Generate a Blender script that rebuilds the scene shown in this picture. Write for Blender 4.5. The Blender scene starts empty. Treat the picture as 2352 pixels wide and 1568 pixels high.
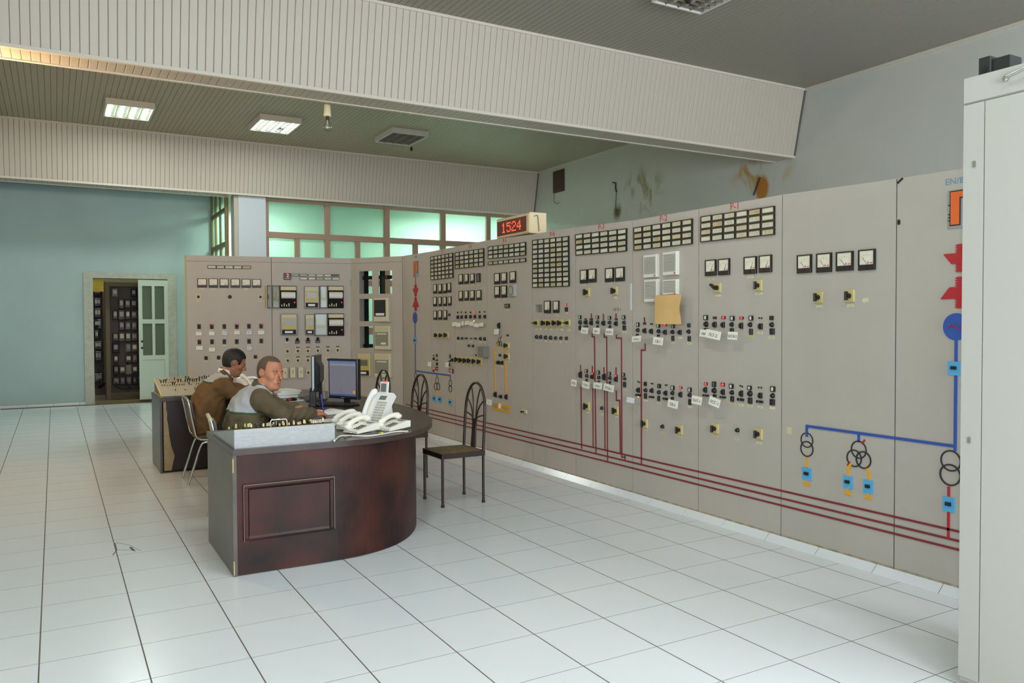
import bpy, math, random
import numpy as np
from mathutils import Matrix, Vector
random.seed(7); rng = np.random.RandomState(7)
S = bpy.context.scene
COL = S.collection

# ------------------------------------------------------------------ camera
F_PX = 1834.0; IW, IH = 2352.0, 1568.0
CAM = np.array([.0796, -3.9542, 1.46])
YAW, PITCH, ROLL = .52042, .02535, -.00417
def _rot(yaw, pitch, roll):
    cy, sy, cp, sp = math.cos(yaw), math.sin(yaw), math.cos(pitch), math.sin(pitch)
    fwd = np.array([sy*cp, cy*cp, -sp]); r = np.array([cy, -sy, 0]); u = np.cross(r, fwd)
    c, s = math.cos(roll), math.sin(roll)
    return np.array([c*r+s*u, -s*r+c*u, fwd])
RC = _rot(YAW, PITCH, ROLL)
cd = bpy.data.cameras.new('camera'); cam = bpy.data.objects.new('camera', cd); COL.objects.link(cam)
cd.sensor_fit = 'HORIZONTAL'; cd.sensor_width = 36.0; cd.lens = F_PX/IW*36.0; cd.clip_end = 200; cd.clip_start = .05
M = Matrix.Identity(4)
for i in range(3):
    M[i][0] = RC[0][i]; M[i][1] = RC[1][i]; M[i][2] = -RC[2][i]; M[i][3] = CAM[i]
cam.matrix_world = M
S.camera = cam

# ------------------------------------------------------------------ light and exposure
S.view_settings.view_transform = 'Standard'; S.view_settings.look = 'None'
S.view_settings.gamma = 1.0; S.view_settings.use_curve_mapping = False
S.view_settings.exposure = 0.14
W = bpy.data.worlds.new('world'); S.world = W; W.use_nodes = True
W.node_tree.nodes['Background'].inputs[0].default_value = (.72, .84, 1.0, 1)
W.node_tree.nodes['Background'].inputs[1].default_value = 1.0
def area(name, loc, target, sx, sy, power, color, spread=None):
    l = bpy.data.lights.new(name, 'AREA'); l.shape = 'RECTANGLE'; l.size = sx; l.size_y = sy
    l.energy = power; l.color = color
    if spread: l.spread = spread
    o = bpy.data.objects.new(name, l); COL.objects.link(o); o.location = loc
    d = Vector(target)-Vector(loc); o.rotation_euler = d.to_track_quat('-Z', 'Y').to_euler()
    return o
# daylight through the tall windows in the wall behind the camera (window_3 ... window_5)
for k, wx in enumerate((1.2, 4.0, 6.8)):
    area('window_daylight', (wx, -6.42, 2.1), (wx, 0, 1.2), 1.9, 2.2, 195, (.90, .95, 1.0))
# the photographer's flash
fl_ = bpy.data.lights.new('camera_flash', 'AREA'); fl_.shape = 'RECTANGLE'; fl_.size = .08; fl_.size_y = .05; fl_.energy = 26; fl_.color = (1, .95, .88)
fo = bpy.data.objects.new('camera_flash', fl_); COL.objects.link(fo)
fo.location = (CAM[0]+.02, CAM[1]-.01, CAM[2]+.16)
fo.rotation_euler = Vector((math.sin(YAW), math.cos(YAW), -.03)).to_track_quat('-Z', 'Y').to_euler()

# ------------------------------------------------------------------ pixel helpers
def ray(u, v):
    return RC.T @ np.array([(u-IW/2)/F_PX, -(v-IH/2)/F_PX, 1.0])
def on_axis(u, v, ax, val):
    d = ray(u, v); return CAM + d*((val-CAM[ax])/d[ax])
def on_z(u, v, z=0.): return on_axis(u, v, 2, z)
def on_plane(u, v, p, n):
    d = ray(u, v); n = np.array(n); return CAM + d*(((np.array(p)-CAM)@n)/(d@n))
def pj(P):
    d = RC@(np.array(P)-CAM); return IW/2+F_PX*d[0]/d[2], IH/2-F_PX*d[1]/d[2], d[2]

# ------------------------------------------------------------------ materials
def lin(c):
    return tuple((x/255/12.92 if x/255 <= .04045 else ((x/255+.055)/1.055)**2.4) for x in c)+(1,)
MATS = {}
def mat(name, c, rough=.5, metal=0., var=0., scale=8., bump=0., bscale=60., c2=None, emit=0., spec=None, coat=0.):
    if name in MATS: return MATS[name]
    m = bpy.data.materials.new(name); m.use_nodes = True; nt = m.node_tree; b = nt.nodes['Principled BSDF']
    b.inputs['Base Color'].default_value = lin(c); b.inputs['Roughness'].default_value = rough; b.inputs['Metallic'].default_value = metal
    if spec is not None: b.inputs['Specular IOR Level'].default_value = spec
    if coat: b.inputs['Coat Weight'].default_value = coat; b.inputs['Coat Roughness'].default_value = .15
    if emit:
        b.inputs['Emission Color'].default_value = lin(c); b.inputs['Emission Strength'].default_value = emit
    if var or c2 or bump:
        tc = nt.nodes.new('ShaderNodeTexCoord'); 
        if var or c2:
            n = nt.nodes.new('ShaderNodeTexNoise'); n.inputs['Scale'].default_value = scale; n.inputs['Detail'].default_value = 6
            nt.links.new(tc.outputs['Object'], n.inputs['Vector'])
            r = nt.nodes.new('ShaderNodeValToRGB'); r.color_ramp.elements[0].position = .32; r.color_ramp.elements[1].position = .68
            a = lin(c); bb = lin(c2) if c2 else a
            r.color_ramp.elements[0].color = tuple(x*(1-var) for x in a[:3])+(1,)
            r.color_ramp.elements[1].color = tuple(min(1, x*(1+var*.6)) for x in bb[:3])+(1,)
            nt.links.new(n.outputs['Fac'], r.inputs['Fac']); nt.links.new(r.outputs['Color'], b.inputs['Base Color'])
        if bump:
            n2 = nt.nodes.new('ShaderNodeTexNoise'); n2.inputs['Scale'].default_value = bscale; n2.inputs['Detail'].default_value = 4
            nt.links.new(tc.outputs['Object'], n2.inputs['Vector'])
            bp = nt.nodes.new('ShaderNodeBump'); bp.inputs['Strength'].default_value = bump; bp.inputs['Distance'].default_value = .01
            nt.links.new(n2.outputs['Fac'], bp.inputs['Height']); nt.links.new(bp.outputs['Normal'], b.inputs['Normal'])
    MATS[name] = m; return m
def printed(name, c, ink, lines=((.5, .1),), freq=30., thr=.5, tint=0.25, rough=.5):
    """cream plate with unreadable small print: rows of ink broken by noise, colour varied per object"""
    if name in MATS: return MATS[name]
    m = mat(name, c, rough); nt = m.node_tree; b = nt.nodes['Principled BSDF']; L = nt.links.new
    tc = nt.nodes.new('ShaderNodeTexCoord'); sp = nt.nodes.new('ShaderNodeSeparateXYZ'); L(tc.outputs['Generated'], sp.inputs[0])
    oi = nt.nodes.new('ShaderNodeObjectInfo')
    def mth(op, a, bb=None):
        n = nt.nodes.new('ShaderNodeMath'); n.operation = op
        for i, q in enumerate((a, bb)):
            if q is None: continue
            if isinstance(q, (int, float)): n.inputs[i].default_value = q
            else: L(q, n.inputs[i])
        return n.outputs[0]
    mask = None
    for z0, hw in lines:
        d = mth('LESS_THAN', mth('ABSOLUTE', mth('SUBTRACT', sp.outputs['Z'], z0)), hw)
        mask = d if mask is None else mth('MAXIMUM', mask, d)
    mx = mth('LESS_THAN', mth('ABSOLUTE', mth('SUBTRACT', sp.outputs['X'], .5)), mth('ADD', mth('MULTIPLY', oi.outputs['Random'], .15), .25))
    wv = nt.nodes.new('ShaderNodeTexNoise'); wv.noise_dimensions = '2D'; wv.inputs['Scale'].default_value = freq
    cm = nt.nodes.new('ShaderNodeCombineXYZ'); L(sp.outputs['X'], cm.inputs[0]); L(mth('MULTIPLY', oi.outputs['Random'], 9.7), cm.inputs[1]); L(cm.outputs[0], wv.inputs['Vector'])
    ink_f = mth('MULTIPLY', mth('MULTIPLY', mask, mx), mth('GREATER_THAN', wv.outputs['Fac'], thr))
    has = mth('GREATER_THAN', oi.outputs['Random'], .2)
    ink_f = mth('MULTIPLY', mth('MULTIPLY', ink_f, has), .6)
    tn = nt.nodes.new('ShaderNodeMix'); tn.data_type = 'RGBA'; tn.inputs['A'].default_value = lin(c); tn.inputs['B'].default_value = tuple(x*y for x, y in zip(lin(c)[:3], (.80, .70, .48)))+(1,)
    pw = mth('MULTIPLY', mth('POWER', mth('FRACT', mth('MULTIPLY', oi.outputs['Random'], 7.31)), 3.0), tint*4)
    L(mth('MINIMUM', pw, 1.0), tn.inputs['Factor'])
    mx2 = nt.nodes.new('ShaderNodeMix'); mx2.data_type = 'RGBA'; L(ink_f, mx2.inputs['Factor']); L(tn.outputs['Result'], mx2.inputs['A']); mx2.inputs['B'].default_value = lin(ink)
    L(mx2.outputs['Result'], b.inputs['Base Color']); return m
def frosted_mat(name, tint, diff, f):
    m = bpy.data.materials.new(name); m.use_nodes = True; nt = m.node_tree; nt.nodes.clear(); MATS[name] = m
    o = nt.nodes.new('ShaderNodeOutputMaterial'); t = nt.nodes.new('ShaderNodeBsdfTransparent'); t.inputs[0].default_value = lin(tint)
    d = nt.nodes.new('ShaderNodeBsdfDiffuse'); d.inputs[0].default_value = lin(diff); l_ = nt.nodes.new('ShaderNodeBsdfTranslucent'); l_.inputs[0].default_value = lin(diff)
    a = nt.nodes.new('ShaderNodeMixShader'); a.inputs[0].default_value = .5; b = nt.nodes.new('ShaderNodeMixShader'); b.inputs[0].default_value = f
    nt.links.new(d.outputs[0], a.inputs[1]); nt.links.new(l_.outputs[0], a.inputs[2]); nt.links.new(t.outputs[0], b.inputs[1]); nt.links.new(a.outputs[0], b.inputs[2]); nt.links.new(b.outputs[0], o.inputs[0]); return m
def glass_mat(name, tint, alpha=.9, rough=.05):
    if name in MATS: return MATS[name]
    m = bpy.data.materials.new(name); m.use_nodes = True; nt = m.node_tree; nt.nodes.clear()
    o = nt.nodes.new('ShaderNodeOutputMaterial'); t = nt.nodes.new('ShaderNodeBsdfTransparent'); g = nt.nodes.new('ShaderNodeBsdfGlossy')
    t.inputs[0].default_value = lin(tint); g.inputs['Roughness'].default_value = rough
    mx = nt.nodes.new('ShaderNodeMixShader'); mx.inputs[0].default_value = 1-alpha
    nt.links.new(t.outputs[0], mx.inputs[1]); nt.links.new(g.outputs[0], mx.inputs[2]); nt.links.new(mx.outputs[0], o.inputs[0])
    MATS[name] = m; return m

m_tile = mat('white_ceramic_tile', (220, 224, 228), .22, var=.03, scale=2.0)
m_grout = mat('grey_grout', (108, 98, 88), .9)
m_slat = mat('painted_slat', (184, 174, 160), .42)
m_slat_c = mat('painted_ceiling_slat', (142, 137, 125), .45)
m_gap = mat('slat_gap', (118, 112, 102), .8)
m_trimw = mat('pale_trim', (205, 196, 182), .45)
m_teal = mat('teal_wall_paint', (176, 195, 195), .7, var=.05, scale=1.2, bump=.15, bscale=40)
m_mint = mat('mint_wall_paint', (192, 220, 204), .7)
m_panel = mat('grey_panel_enamel', (184, 176, 168), .5, var=.03, scale=3., bump=.04, bscale=250)
m_panel_side = mat('yellowed_panel_side', (176, 166, 118), .5, var=.04)
m_dark = mat('dark_gap', (34, 33, 32), .8)
m_blk = mat('black_bakelite', (26, 25, 26), .38)
m_blkm = mat('black_matte', (30, 29, 29), .6)
m_white = mat('white_plastic', (226, 224, 214), .35)
m_dial = mat('dial_card', (226, 218, 196), .5, c2=(236, 230, 214), var=.03, scale=20)
m_needle = mat('needle_black', (30, 28, 28), .5)
m_redink = mat('red_ink', (206, 84, 74), .5)
m_tilep = printed('annunciator_card', (222, 218, 198), (70, 66, 60), ((.62, .09), (.34, .07)), 26., .48, .28)
m_lab = printed('label_card', (222, 212, 178), (90, 80, 60), ((.5, .2),), 34., .45, .15)
m_tag = mat('paper_tag', (236, 233, 224), .6)
m_tagb = printed('blue_print_tag', (226, 228, 236), (70, 84, 150), ((.68, .08), (.36, .09)), 18., .42, .0)
m_ink = mat('black_ink', (40, 38, 38), .6)
m_yplate = mat('yellowed_switch_plate', (206, 188, 128), .5, var=.06, scale=30)
m_cream = mat('cream_plastic', (208, 198, 160), .45)
m_redlit = mat('lit_red_lamp', (255, 40, 34), .3, emit=3.0)
m_greenlit = mat('lit_green_lamp', (40, 220, 70), .3, emit=1.2)
m_reddull = mat('dull_red_lens', (120, 30, 30), .3)
m_amber = mat('lit_amber_lamp', (255, 190, 120), .3, emit=3.0)
m_redline = mat('dark_red_mimic', (128, 40, 46), .45)
m_redpaint = mat('red_mimic_paint', (178, 34, 44), .45)
m_blueline = mat('blue_mimic', (48, 84, 168), .45)
m_lblue = mat('light_blue_mimic', (88, 172, 222), .45)
m_yelline = mat('yellow_mimic', (224, 166, 40), .45)
m_ringk = mat('black_ring', (44, 44, 48), .45)
m_sign = mat('sign_grey', (150, 152, 154), .5)
m_orange = mat('orange_sign', (226, 104, 42), .45)
m_redtxt = mat('red_marker', (206, 48, 50), .5)
m_bluetxt = mat('blue_stencil', (110, 152, 178), .6)
m_wood = mat('mahogany_veneer', (28, 16, 15), .5, c2=(64, 29, 21), var=.25, scale=3.6, bump=.03, bscale=90, coat=.05, spec=.3)
m_wood2 = mat('dark_laminate_top', (50, 38, 34), .3, c2=(62, 48, 42), var=.06, scale=6., coat=.1)
m_endp = mat('glare_grey_end_board', (72, 66, 58), .32, c2=(86, 78, 68), var=.06, scale=5)  # grey glare on the desk ends is put into this colour
m_chip = mat('bare_chipboard', (176, 150, 112), .8, var=.12, scale=20)
m_silver = mat('hammered_grey_enamel', (160, 162, 164), .33, bump=.25, bscale=40, var=.05, scale=25)
m_chrome = mat('chrome_tube', (200, 196, 186), .22, metal=1.)
m_chair = mat('dark_brown_tube', (46, 30, 26), .35, coat=.2)
m_seat = mat('olive_seat_cloth', (110, 92, 58), .85, var=.2, scale=30)
m_jack1 = mat('brown_work_jacket', (104, 74, 42), .85, c2=(112, 80, 46), var=.08, scale=9, bump=.25, bscale=24)
m_jack2 = mat('olive_work_jacket', (88, 76, 54), .85, c2=(96, 84, 60), var=.08, scale=9, bump=.25, bscale=24)
m_yoke = mat('grey_yoke_cloth', (176, 176, 180), .85, var=.05, scale=10, bump=.15, bscale=30)
m_green = mat('green_piping', (52, 110, 74), .8)
m_trous = mat('dark_trousers', (58, 50, 40), .9, var=.1)
m_shoe = mat('black_shoe', (24, 22, 20), .4)
m_skin1 = mat('skin_brown', (168, 110, 82), .5, var=.06, scale=14)
m_skin2 = mat('skin_tan', (182, 118, 88), .5, c2=(194, 130, 98), var=.05, scale=14)
m_hair1 = mat('black_hair', (22, 19, 18), .5, bump=.4, bscale=200)
m_hair2 = mat('cropped_brown_grey_hair', (94, 72, 60), .8, bump=.3, bscale=260)
m_lip = mat('lip', (160, 92, 80), .5)
m_eye = mat('eye_white', (215, 208, 198), .3)
m_iris = mat('iris_dark', (46, 32, 26), .25)
m_phone = mat('ivory_phone_plastic', (230, 227, 216), .32)
m_phonew = mat('white_phone_plastic', (232, 232, 230), .32)
m_btn = mat('grey_button', (120, 116, 108), .5)
m_lcd = mat('lcd_grey', (112, 114, 108), .25)
m_cab = mat('pale_grey_cabinet', (170, 167, 160), .5)
m_steel = mat('dark_angle_iron', (36, 38, 40), .55)
m_brown = mat('brown_window_frame', (158, 130, 108), .55)
m_olive = mat('olive_window_frame', (120, 108, 66), .6)
m_col = mat('pale_blue_column', (190, 198, 204), .6)
m_doorw = mat('greenish_white_door', (196, 206, 192), .4)
m_jamb = mat('worn_white_jamb', (182, 182, 168), .5, var=.12, scale=12)
m_paperbr = mat('brown_kraft_paper', (222, 182, 120), .7, var=.07, scale=7, bump=.4, bscale=9)
m_paper = mat('white_paper', (236, 236, 234), .6)
m_clockcase = mat('beige_clock_case', (222, 202, 162), .45)
m_clockface = mat('dark_red_clock_face', (104, 40, 28), .3)
m_led = mat('orange_red_led', (255, 74, 34), .3, emit=3.0)
m_black_el = mat('black_monitor_plastic', (22, 22, 25), .3)
m_blue = mat('blue_plastic', (52, 60, 170), .35)
m_mouse = mat('red_plastic', (150, 26, 26), .35)
m_wire = mat('white_cable', (214, 210, 200), .5)
m_lamp = mat('lit_fluorescent_tube', (236, 255, 244), .4, emit=9.)
m_louver = mat('mirror_louver', (205, 205, 200), .18, metal=1.)
m_louver_d = mat('grey_louver', (128, 122, 112), .4, metal=.4)
m_lampbox = mat('lamp_housing', (208, 205, 196), .4)
m_vent = mat('brown_vent', (74, 56, 48), .6)
m_yel = mat('yellow_paint', (226, 190, 40), .5)
m_rec_y = mat('yellow_recorder_panel', (206, 184, 92), .5)
m_glass = glass_mat('clear_glass', (238, 244, 240), .985, .12)
m_gmint = frosted_mat('frosted_mint_glass', (236, 250, 242), (186, 220, 204), .34)
m_gdoor = frosted_mat('grey_reflection_door_glass', (200, 212, 200), (150, 162, 140), .72)  # diffuse grey-green stands in for what the door panes reflect
m_sock = mat('ivory_socket', (216, 208, 178), .45)
m_relay = mat('brown_relay_case', (66, 50, 46), .4)
m_relay2 = mat('grey_relay_panel', (120, 112, 108), .5)
def stained_wall():
    m = mat('stained_grey_green_plaster', (190, 191, 184), .75, var=.04, scale=1.0, bump=.12, bscale=30); nt = m.node_tree; L = nt.links.new
    b = nt.nodes['Principled BSDF']; src = b.inputs['Base Color'].links[0].from_socket
    tc = nt.nodes.new('ShaderNodeTexCoord'); sp = nt.nodes.new('ShaderNodeSeparateXYZ'); L(tc.outputs['Object'], sp.inputs[0])
    def mth(op, a, bb=None):
        n = nt.nodes.new('ShaderNodeMath'); n.operation = op
        for i, q in enumerate((a, bb)):
            if q is None: continue
            if isinstance(q, (int, float)): n.inputs[i].default_value = q
            else: L(q, n.inputs[i])
        return n.outputs[0]
    def stain(src, u0, v0, u1, v1, col, scale, lo, hi, stren, soft=.45):
        A = on_axis(u0, (v0+v1)/2, 0, XW); B = on_axis(u1, (v0+v1)/2, 0, XW)
        zt = on_axis((u0+u1)/2, v0, 0, XW)[2]; zb = on_axis((u0+u1)/2, v1, 0, XW)[2]
        cy, cz, ry, rz = (A[1]+B[1])/2, (zt+zb)/2, abs(A[1]-B[1])/2, abs(zt-zb)/2
        dy = mth('DIVIDE', mth('SUBTRACT', sp.outputs['Y'], cy), ry); dz = mth('DIVIDE', mth('SUBTRACT', sp.outputs['Z'], cz), rz)
        r = mth('SQRT', mth('ADD', mth('MULTIPLY', dy, dy), mth('MULTIPLY', dz, dz)))
        mr = nt.nodes.new('ShaderNodeMapRange'); mr.interpolation_type = 'SMOOTHSTEP'; L(r, mr.inputs[0]); mr.inputs[1].default_value = soft; mr.inputs[2].default_value = 1.1; mr.inputs[3].default_value = 1; mr.inputs[4].default_value = 0
        n = nt.nodes.new('ShaderNodeTexNoise'); n.inputs['Scale'].default_value = scale; n.inputs['Detail'].default_value = 7; n.inputs['Distortion'].default_value = .6
        mp = nt.nodes.new('ShaderNodeMapping'); mp.inputs['Scale'].default_value = (1, 1, .6); mp.inputs['Location'].default_value = (u0, v0, 0); L(tc.outputs['Object'], mp.inputs[0]); L(mp.outputs[0], n.inputs['Vector'])
        nr = nt.nodes.new('ShaderNodeMapRange'); L(n.outputs['Fac'], nr.inputs[0]); nr.inputs[1].default_value = lo; nr.inputs[2].default_value = hi
        f = mth('MULTIPLY', mth('MULTIPLY', mr.outputs[0], nr.outputs[0]), stren)
        mx = nt.nodes.new('ShaderNodeMix'); mx.data_type = 'RGBA'; L(f, mx.inputs['Factor']); L(src, mx.inputs['A']); mx.inputs['B'].default_value = lin(col)
        return mx.outputs['Result']
    src = stain(src, 1410, 375, 1535, 515, (134, 124, 66), 4.2, .50, .64, .75)
    src = stain(src, 1407, 462, 1429, 510, (92, 74, 30), 6., .25, .55, .95, .3)
    src = stain(src, 1670, 352, 1830, 440, (176, 130, 44), 4.6, .44, .60, .9)
    src = stain(src, 1733, 398, 1768, 465, (172, 112, 36), 5., .05, .35, 1., .6)
    L(src, b.inputs['Base Color']); return m

# ------------------------------------------------------------------ mesh helpers
class MB:
    def __init__(s): s.v = []; s.f = []; s.mi = []; s.ms = []; s.sm = []; s.cur = 0; s.smooth = False
    def use(s, m):
        if m not in s.ms: s.ms.append(m)
        s.cur = s.ms.index(m); return s
    def add(s, vs, fs):
        o = len(s.v); s.v += [tuple(map(float, p)) for p in vs]
        for f in fs: s.f.append([i+o for i in f]); s.mi.append(s.cur); s.sm.append(s.smooth)
    def box(s, x0, x1, y0, y1, z0, z1):
        s.add([(x0,y0,z0),(x1,y0,z0),(x1,y1,z0),(x0,y1,z0),(x0,y0,z1),(x1,y0,z1),(x1,y1,z1),(x0,y1,z1)],
              [(0,3,2,1),(4,5,6,7),(0,1,5,4),(1,2,6,5),(2,3,7,6),(3,0,4,7)]); return s
    def bev(s, x0, x1, y0, y1, z0, z1, b):
        """box with the four edges of its -Y face chamfered (front of a panel device)"""
        s.add([(x0,y1,z0),(x1,y1,z0),(x1,y1,z1),(x0,y1,z1),(x0,y0+b,z0),(x1,y0+b,z0),(x1,y0+b,z1),(x0,y0+b,z1),
               (x0+b,y0,z0+b),(x1-b,y0,z0+b),(x1-b,y0,z1-b),(x0+b,y0,z1-b)],
              [(0,3,2,1),(0,1,5,4),(1,2,6,5),(2,3,7,6),(3,0,4,7),(4,5,9,8),(5,6,10,9),(6,7,11,10),(7,4,8,11),(8,9,10,11)]); return s
    def obox(s, c, ax, ay, az, hx, hy, hz):
        c, ax, ay, az = map(np.array, (c, ax, ay, az)); vs = []
        for sz in (-1, 1):
            for sx, sy in ((-1,-1),(1,-1),(1,1),(-1,1)): vs.append(c+ax*hx*sx+ay*hy*sy+az*hz*sz)
        s.add(vs, [(0,3,2,1),(4,5,6,7),(0,1,5,4),(1,2,6,5),(2,3,7,6),(3,0,4,7)]); return s
    def cyl(s, a, b, r0, r1=None, n=16, caps=True):
        r1 = r0 if r1 is None else r1; a = np.array(a, float); b = np.array(b, float); d = b-a; L = np.linalg.norm(d); d = d/L
        t = np.array([1,0,0]) if abs(d[0]) < .8 else np.array([0,1,0]); e = np.cross(d, t); e /= np.linalg.norm(e); g = np.cross(d, e)
        vs = []
        for P, r in ((a, r0), (b, r1)):
            for k in range(n):
                q = 2*math.pi*k/n; vs.append(P+e*math.cos(q)*r+g*math.sin(q)*r)
        fs = [(k, (k+1) % n, n+(k+1) % n, n+k) for k in range(n)]
        sm = s.smooth; s.smooth = n >= 8; s.add(vs, fs); s.smooth = sm
        if caps: s.add(vs, [tuple(range(n-1, -1, -1)), tuple(range(n, 2*n))])
        return s
    def tube(s, pts, r, n=8, closed=False):
        P = [np.array(p, float) for p in pts]; N = len(P); rs = r if isinstance(r, (list, tuple)) else [r]*N
        T = []
        for i in range(N):
            if closed: t = P[(i+1) % N]-P[i-1]
            else: t = P[min(i+1, N-1)]-P[max(i-1, 0)]
            T.append(t/(np.linalg.norm(t)+1e-12))
        u = np.array([0,0,1.]) if abs(T[0][2]) < .9 else np.array([1.,0,0]); vs = []
        e = np.cross(T[0], u); e /= np.linalg.norm(e)
        for i in range(N):
            e = e-T[i]*(e@T[i]); e /= np.linalg.norm(e)+1e-12; g = np.cross(T[i], e)
            for k in range(n):
                q = 2*math.pi*k/n; vs.append(P[i]+(e*math.cos(q)+g*math.sin(q))*rs[i])
        fs = []
        for i in range(N if closed else N-1):
            j = (i+1) % N
            for k in range(n): fs.append((i*n+k, i*n+(k+1) % n, j*n+(k+1) % n, j*n+k))
        sm = s.smooth; s.smooth = True; s.add(vs, fs); s.smooth = sm
        if not closed: s.add(vs, [tuple(range(n-1, -1, -1)), tuple(range((N-1)*n, N*n))])
        return s
    def ball(s, c, r, n=12, m=8, rz=None, half=None):
        c = np.array(c, float); rr = (r, r, rz or r) if not isinstance(r, (tuple, list)) else r; vs = []; fs = []
        for i in range(m+1):
            th = math.pi*i/m
            for k in range(n):
                q = 2*math.pi*k/n; vs.append(c+np.array([rr[0]*math.sin(th)*math.cos(q), rr[1]*math.sin(th)*math.sin(q), rr[2]*math.cos(th)]))
        for i in range(m):
            for k in range(n): fs.append((i*n+k, (i+1)*n+k, (i+1)*n+(k+1) % n, i*n+(k+1) % n))
        sm = s.smooth; s.smooth = True; s.add(vs, fs); s.smooth = sm; return s
    def lathe(s, prof, c=(0,0,0), n=16, axis='z'):
        vs = []; fs = []; N = len(prof)
        for r, h in prof:
            for k in range(n):
                q = 2*math.pi*k/n
                p = (r*math.cos(q), r*math.sin(q), h) if axis == 'z' else (r*math.cos(q), -h, r*math.sin(q))
                vs.append(np.array(p)+np.array(c))
        for i in range(N-1):
            for k in range(n): fs.append((i*n+k, i*n+(k+1) % n, (i+1)*n+(k+1) % n, (i+1)*n+k))
        sm = s.smooth; s.smooth = True; s.add(vs, fs); s.smooth = sm
        s.add(vs, [tuple(range(n-1, -1, -1)), tuple(range((N-1)*n, N*n))]); return s
    def prism(s, pts, y0, y1, axes='xz'):
        """polygon (list of 2D) extruded along the third axis"""
        n = len(pts); mp = {'xz': lambda a, b, h: (a, h, b), 'xy': lambda a, b, h: (a, b, h), 'yz': lambda a, b, h: (h, a, b)}[axes]
        vs = [mp(a, b, y0) for a, b in pts]+[mp(a, b, y1) for a, b in pts]
        s.add(vs, [tuple(range(n)), tuple(range(2*n-1, n-1, -1))]+[(k, k+n, (k+1) % n+n, (k+1) % n) for k in range(n)]); return s
    def ring(s, c, ro, ri, y0, y1, n=28):
        """flat ring in the local XZ plane"""
        vs = []; fs = []
        for r in (ro, ri):
            for y in (y0, y1):
                for k in range(n):
                    q = 2*math.pi*k/n; vs.append((c[0]+r*math.cos(q), y, c[1]+r*math.sin(q)))
        A, B, Cc, D = 0, n, 2*n, 3*n
        for k in range(n):
            j = (k+1) % n
            fs += [(A+k, A+j, Cc+j, Cc+k), (B+k, D+k, D+j, B+j), (A+k, B+k, B+j, A+j), (Cc+k, Cc+j, D+j, D+k)]
        s.add(vs, fs); return s
    def mesh(s, name='mesh', mat=None):
        me = bpy.data.meshes.new(name); me.from_pydata(s.v, [], s.f)
        ms = s.ms or [mat]
        for m in ms: me.materials.append(m)
        me.polygons.foreach_set('material_index', s.mi if s.ms else [0]*len(s.f)); me.polygons.foreach_set('use_smooth', s.sm)
        me.validate(); me.update(); 
        return me
def fix_normals(me):
    import bmesh
    bm = bmesh.new(); bm.from_mesh(me); bmesh.ops.recalc_face_normals(bm, faces=bm.faces); bm.to_mesh(me); bm.free(); return me
def obj(name, me, parent=None, loc=None, rot=None, mat=None):
    if isinstance(me, MB): me = fix_normals(me.mesh(name, mat))
    o = bpy.data.objects.new(name, me); COL.objects.link(o)
    if parent is not None: o.parent = parent
    if loc is not None: o.location = loc
    if rot is not None: o.rotation_euler = rot
    return o
def tag(o, label=None, cat=None, group=None, kind=None):
    if label: o['label'] = label
    if cat: o['category'] = cat
    if group: o['group'] = group
    if kind: o['kind'] = kind
    return o
def thing(name, label, cat, loc=(0,0,0), rz=0, group=None):
    o = bpy.data.objects.new(name, None); COL.objects.link(o); o.location = loc; o.rotation_euler = (0,0,rz); o.empty_display_size = .1
    return tag(o, label, cat, group)
def copy_tree(o, parent=None):
    c = o.copy(); COL.objects.link(c); c.parent = parent
    for ch in list(o.children): copy_tree(ch, c)
    return c
def struct(name, me, mat=None, parent=None):
    o = obj(name, me, parent, mat=mat)
    if parent is None: o['kind'] = 'structure'
    return o
def text_mesh(txt, size, m, depth=.0015, bold=0.):
    c = bpy.data.curves.new('text', 'FONT'); c.body = txt; c.size = size; c.extrude = depth; c.align_x = 'CENTER'; c.align_y = 'CENTER'; c.offset = bold
    c.resolution_u = 3
    o = bpy.data.objects.new('text', c); me = bpy.data.meshes.new_from_object(o); me.materials.clear(); me.materials.append(m)
    bpy.data.objects.remove(o); bpy.data.curves.remove(c)
    # stand upright in XZ, facing -Y
    me.transform(Matrix.Rotation(math.pi/2, 4, 'X')); return me
def plate(mb, x0, x1, zb, ztl, ztr, t, holes=()):
    """panel plate, front at y=0, back at y=t, top may slope, rectangular holes (x0,x1,z0,z1)"""
    xs = sorted({x0, x1}|{h[0] for h in holes}|{h[1] for h in holes}); zs = sorted({zb}|{h[2] for h in holes}|{h[3] for h in holes})+[None]
    def zt(x): return ztl+(ztr-ztl)*(x-x0)/(x1-x0)
    def z(j, x): return zt(x) if zs[j] is None else zs[j]
    def occ(i, j):
        if i < 0 or j < 0 or i >= len(xs)-1 or j >= len(zs)-1: return False
        xm = (xs[i]+xs[i+1])/2; zm = (zs[j]+(zs[j+1] if zs[j+1] is not None else zs[j]+.01))/2
        return not any(h[0] < xm < h[1] and h[2] < zm < h[3] for h in holes)
    for i in range(len(xs)-1):
        for j in range(len(zs)-1):
            if not occ(i, j): continue
            a, b = xs[i], xs[i+1]
            P = [(a, z(j, a)), (b, z(j, b)), (b, z(j+1, b)), (a, z(j+1, a))]
            Fv = [(p[0], 0, p[1]) for p in P]; Bv = [(p[0], t, p[1]) for p in P]
            mb.add(Fv, [(0,1,2,3)]); mb.add(Bv, [(3,2,1,0)])
            for k, (di, dj) in enumerate(((0,-1),(1,0),(0,1),(-1,0))):
                if not occ(i+di, j+dj):
                    q = (k+1) % 4; mb.add([Fv[k], Fv[q], Bv[q], Bv[k]], [(3,2,1,0)])
    return mb
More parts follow.
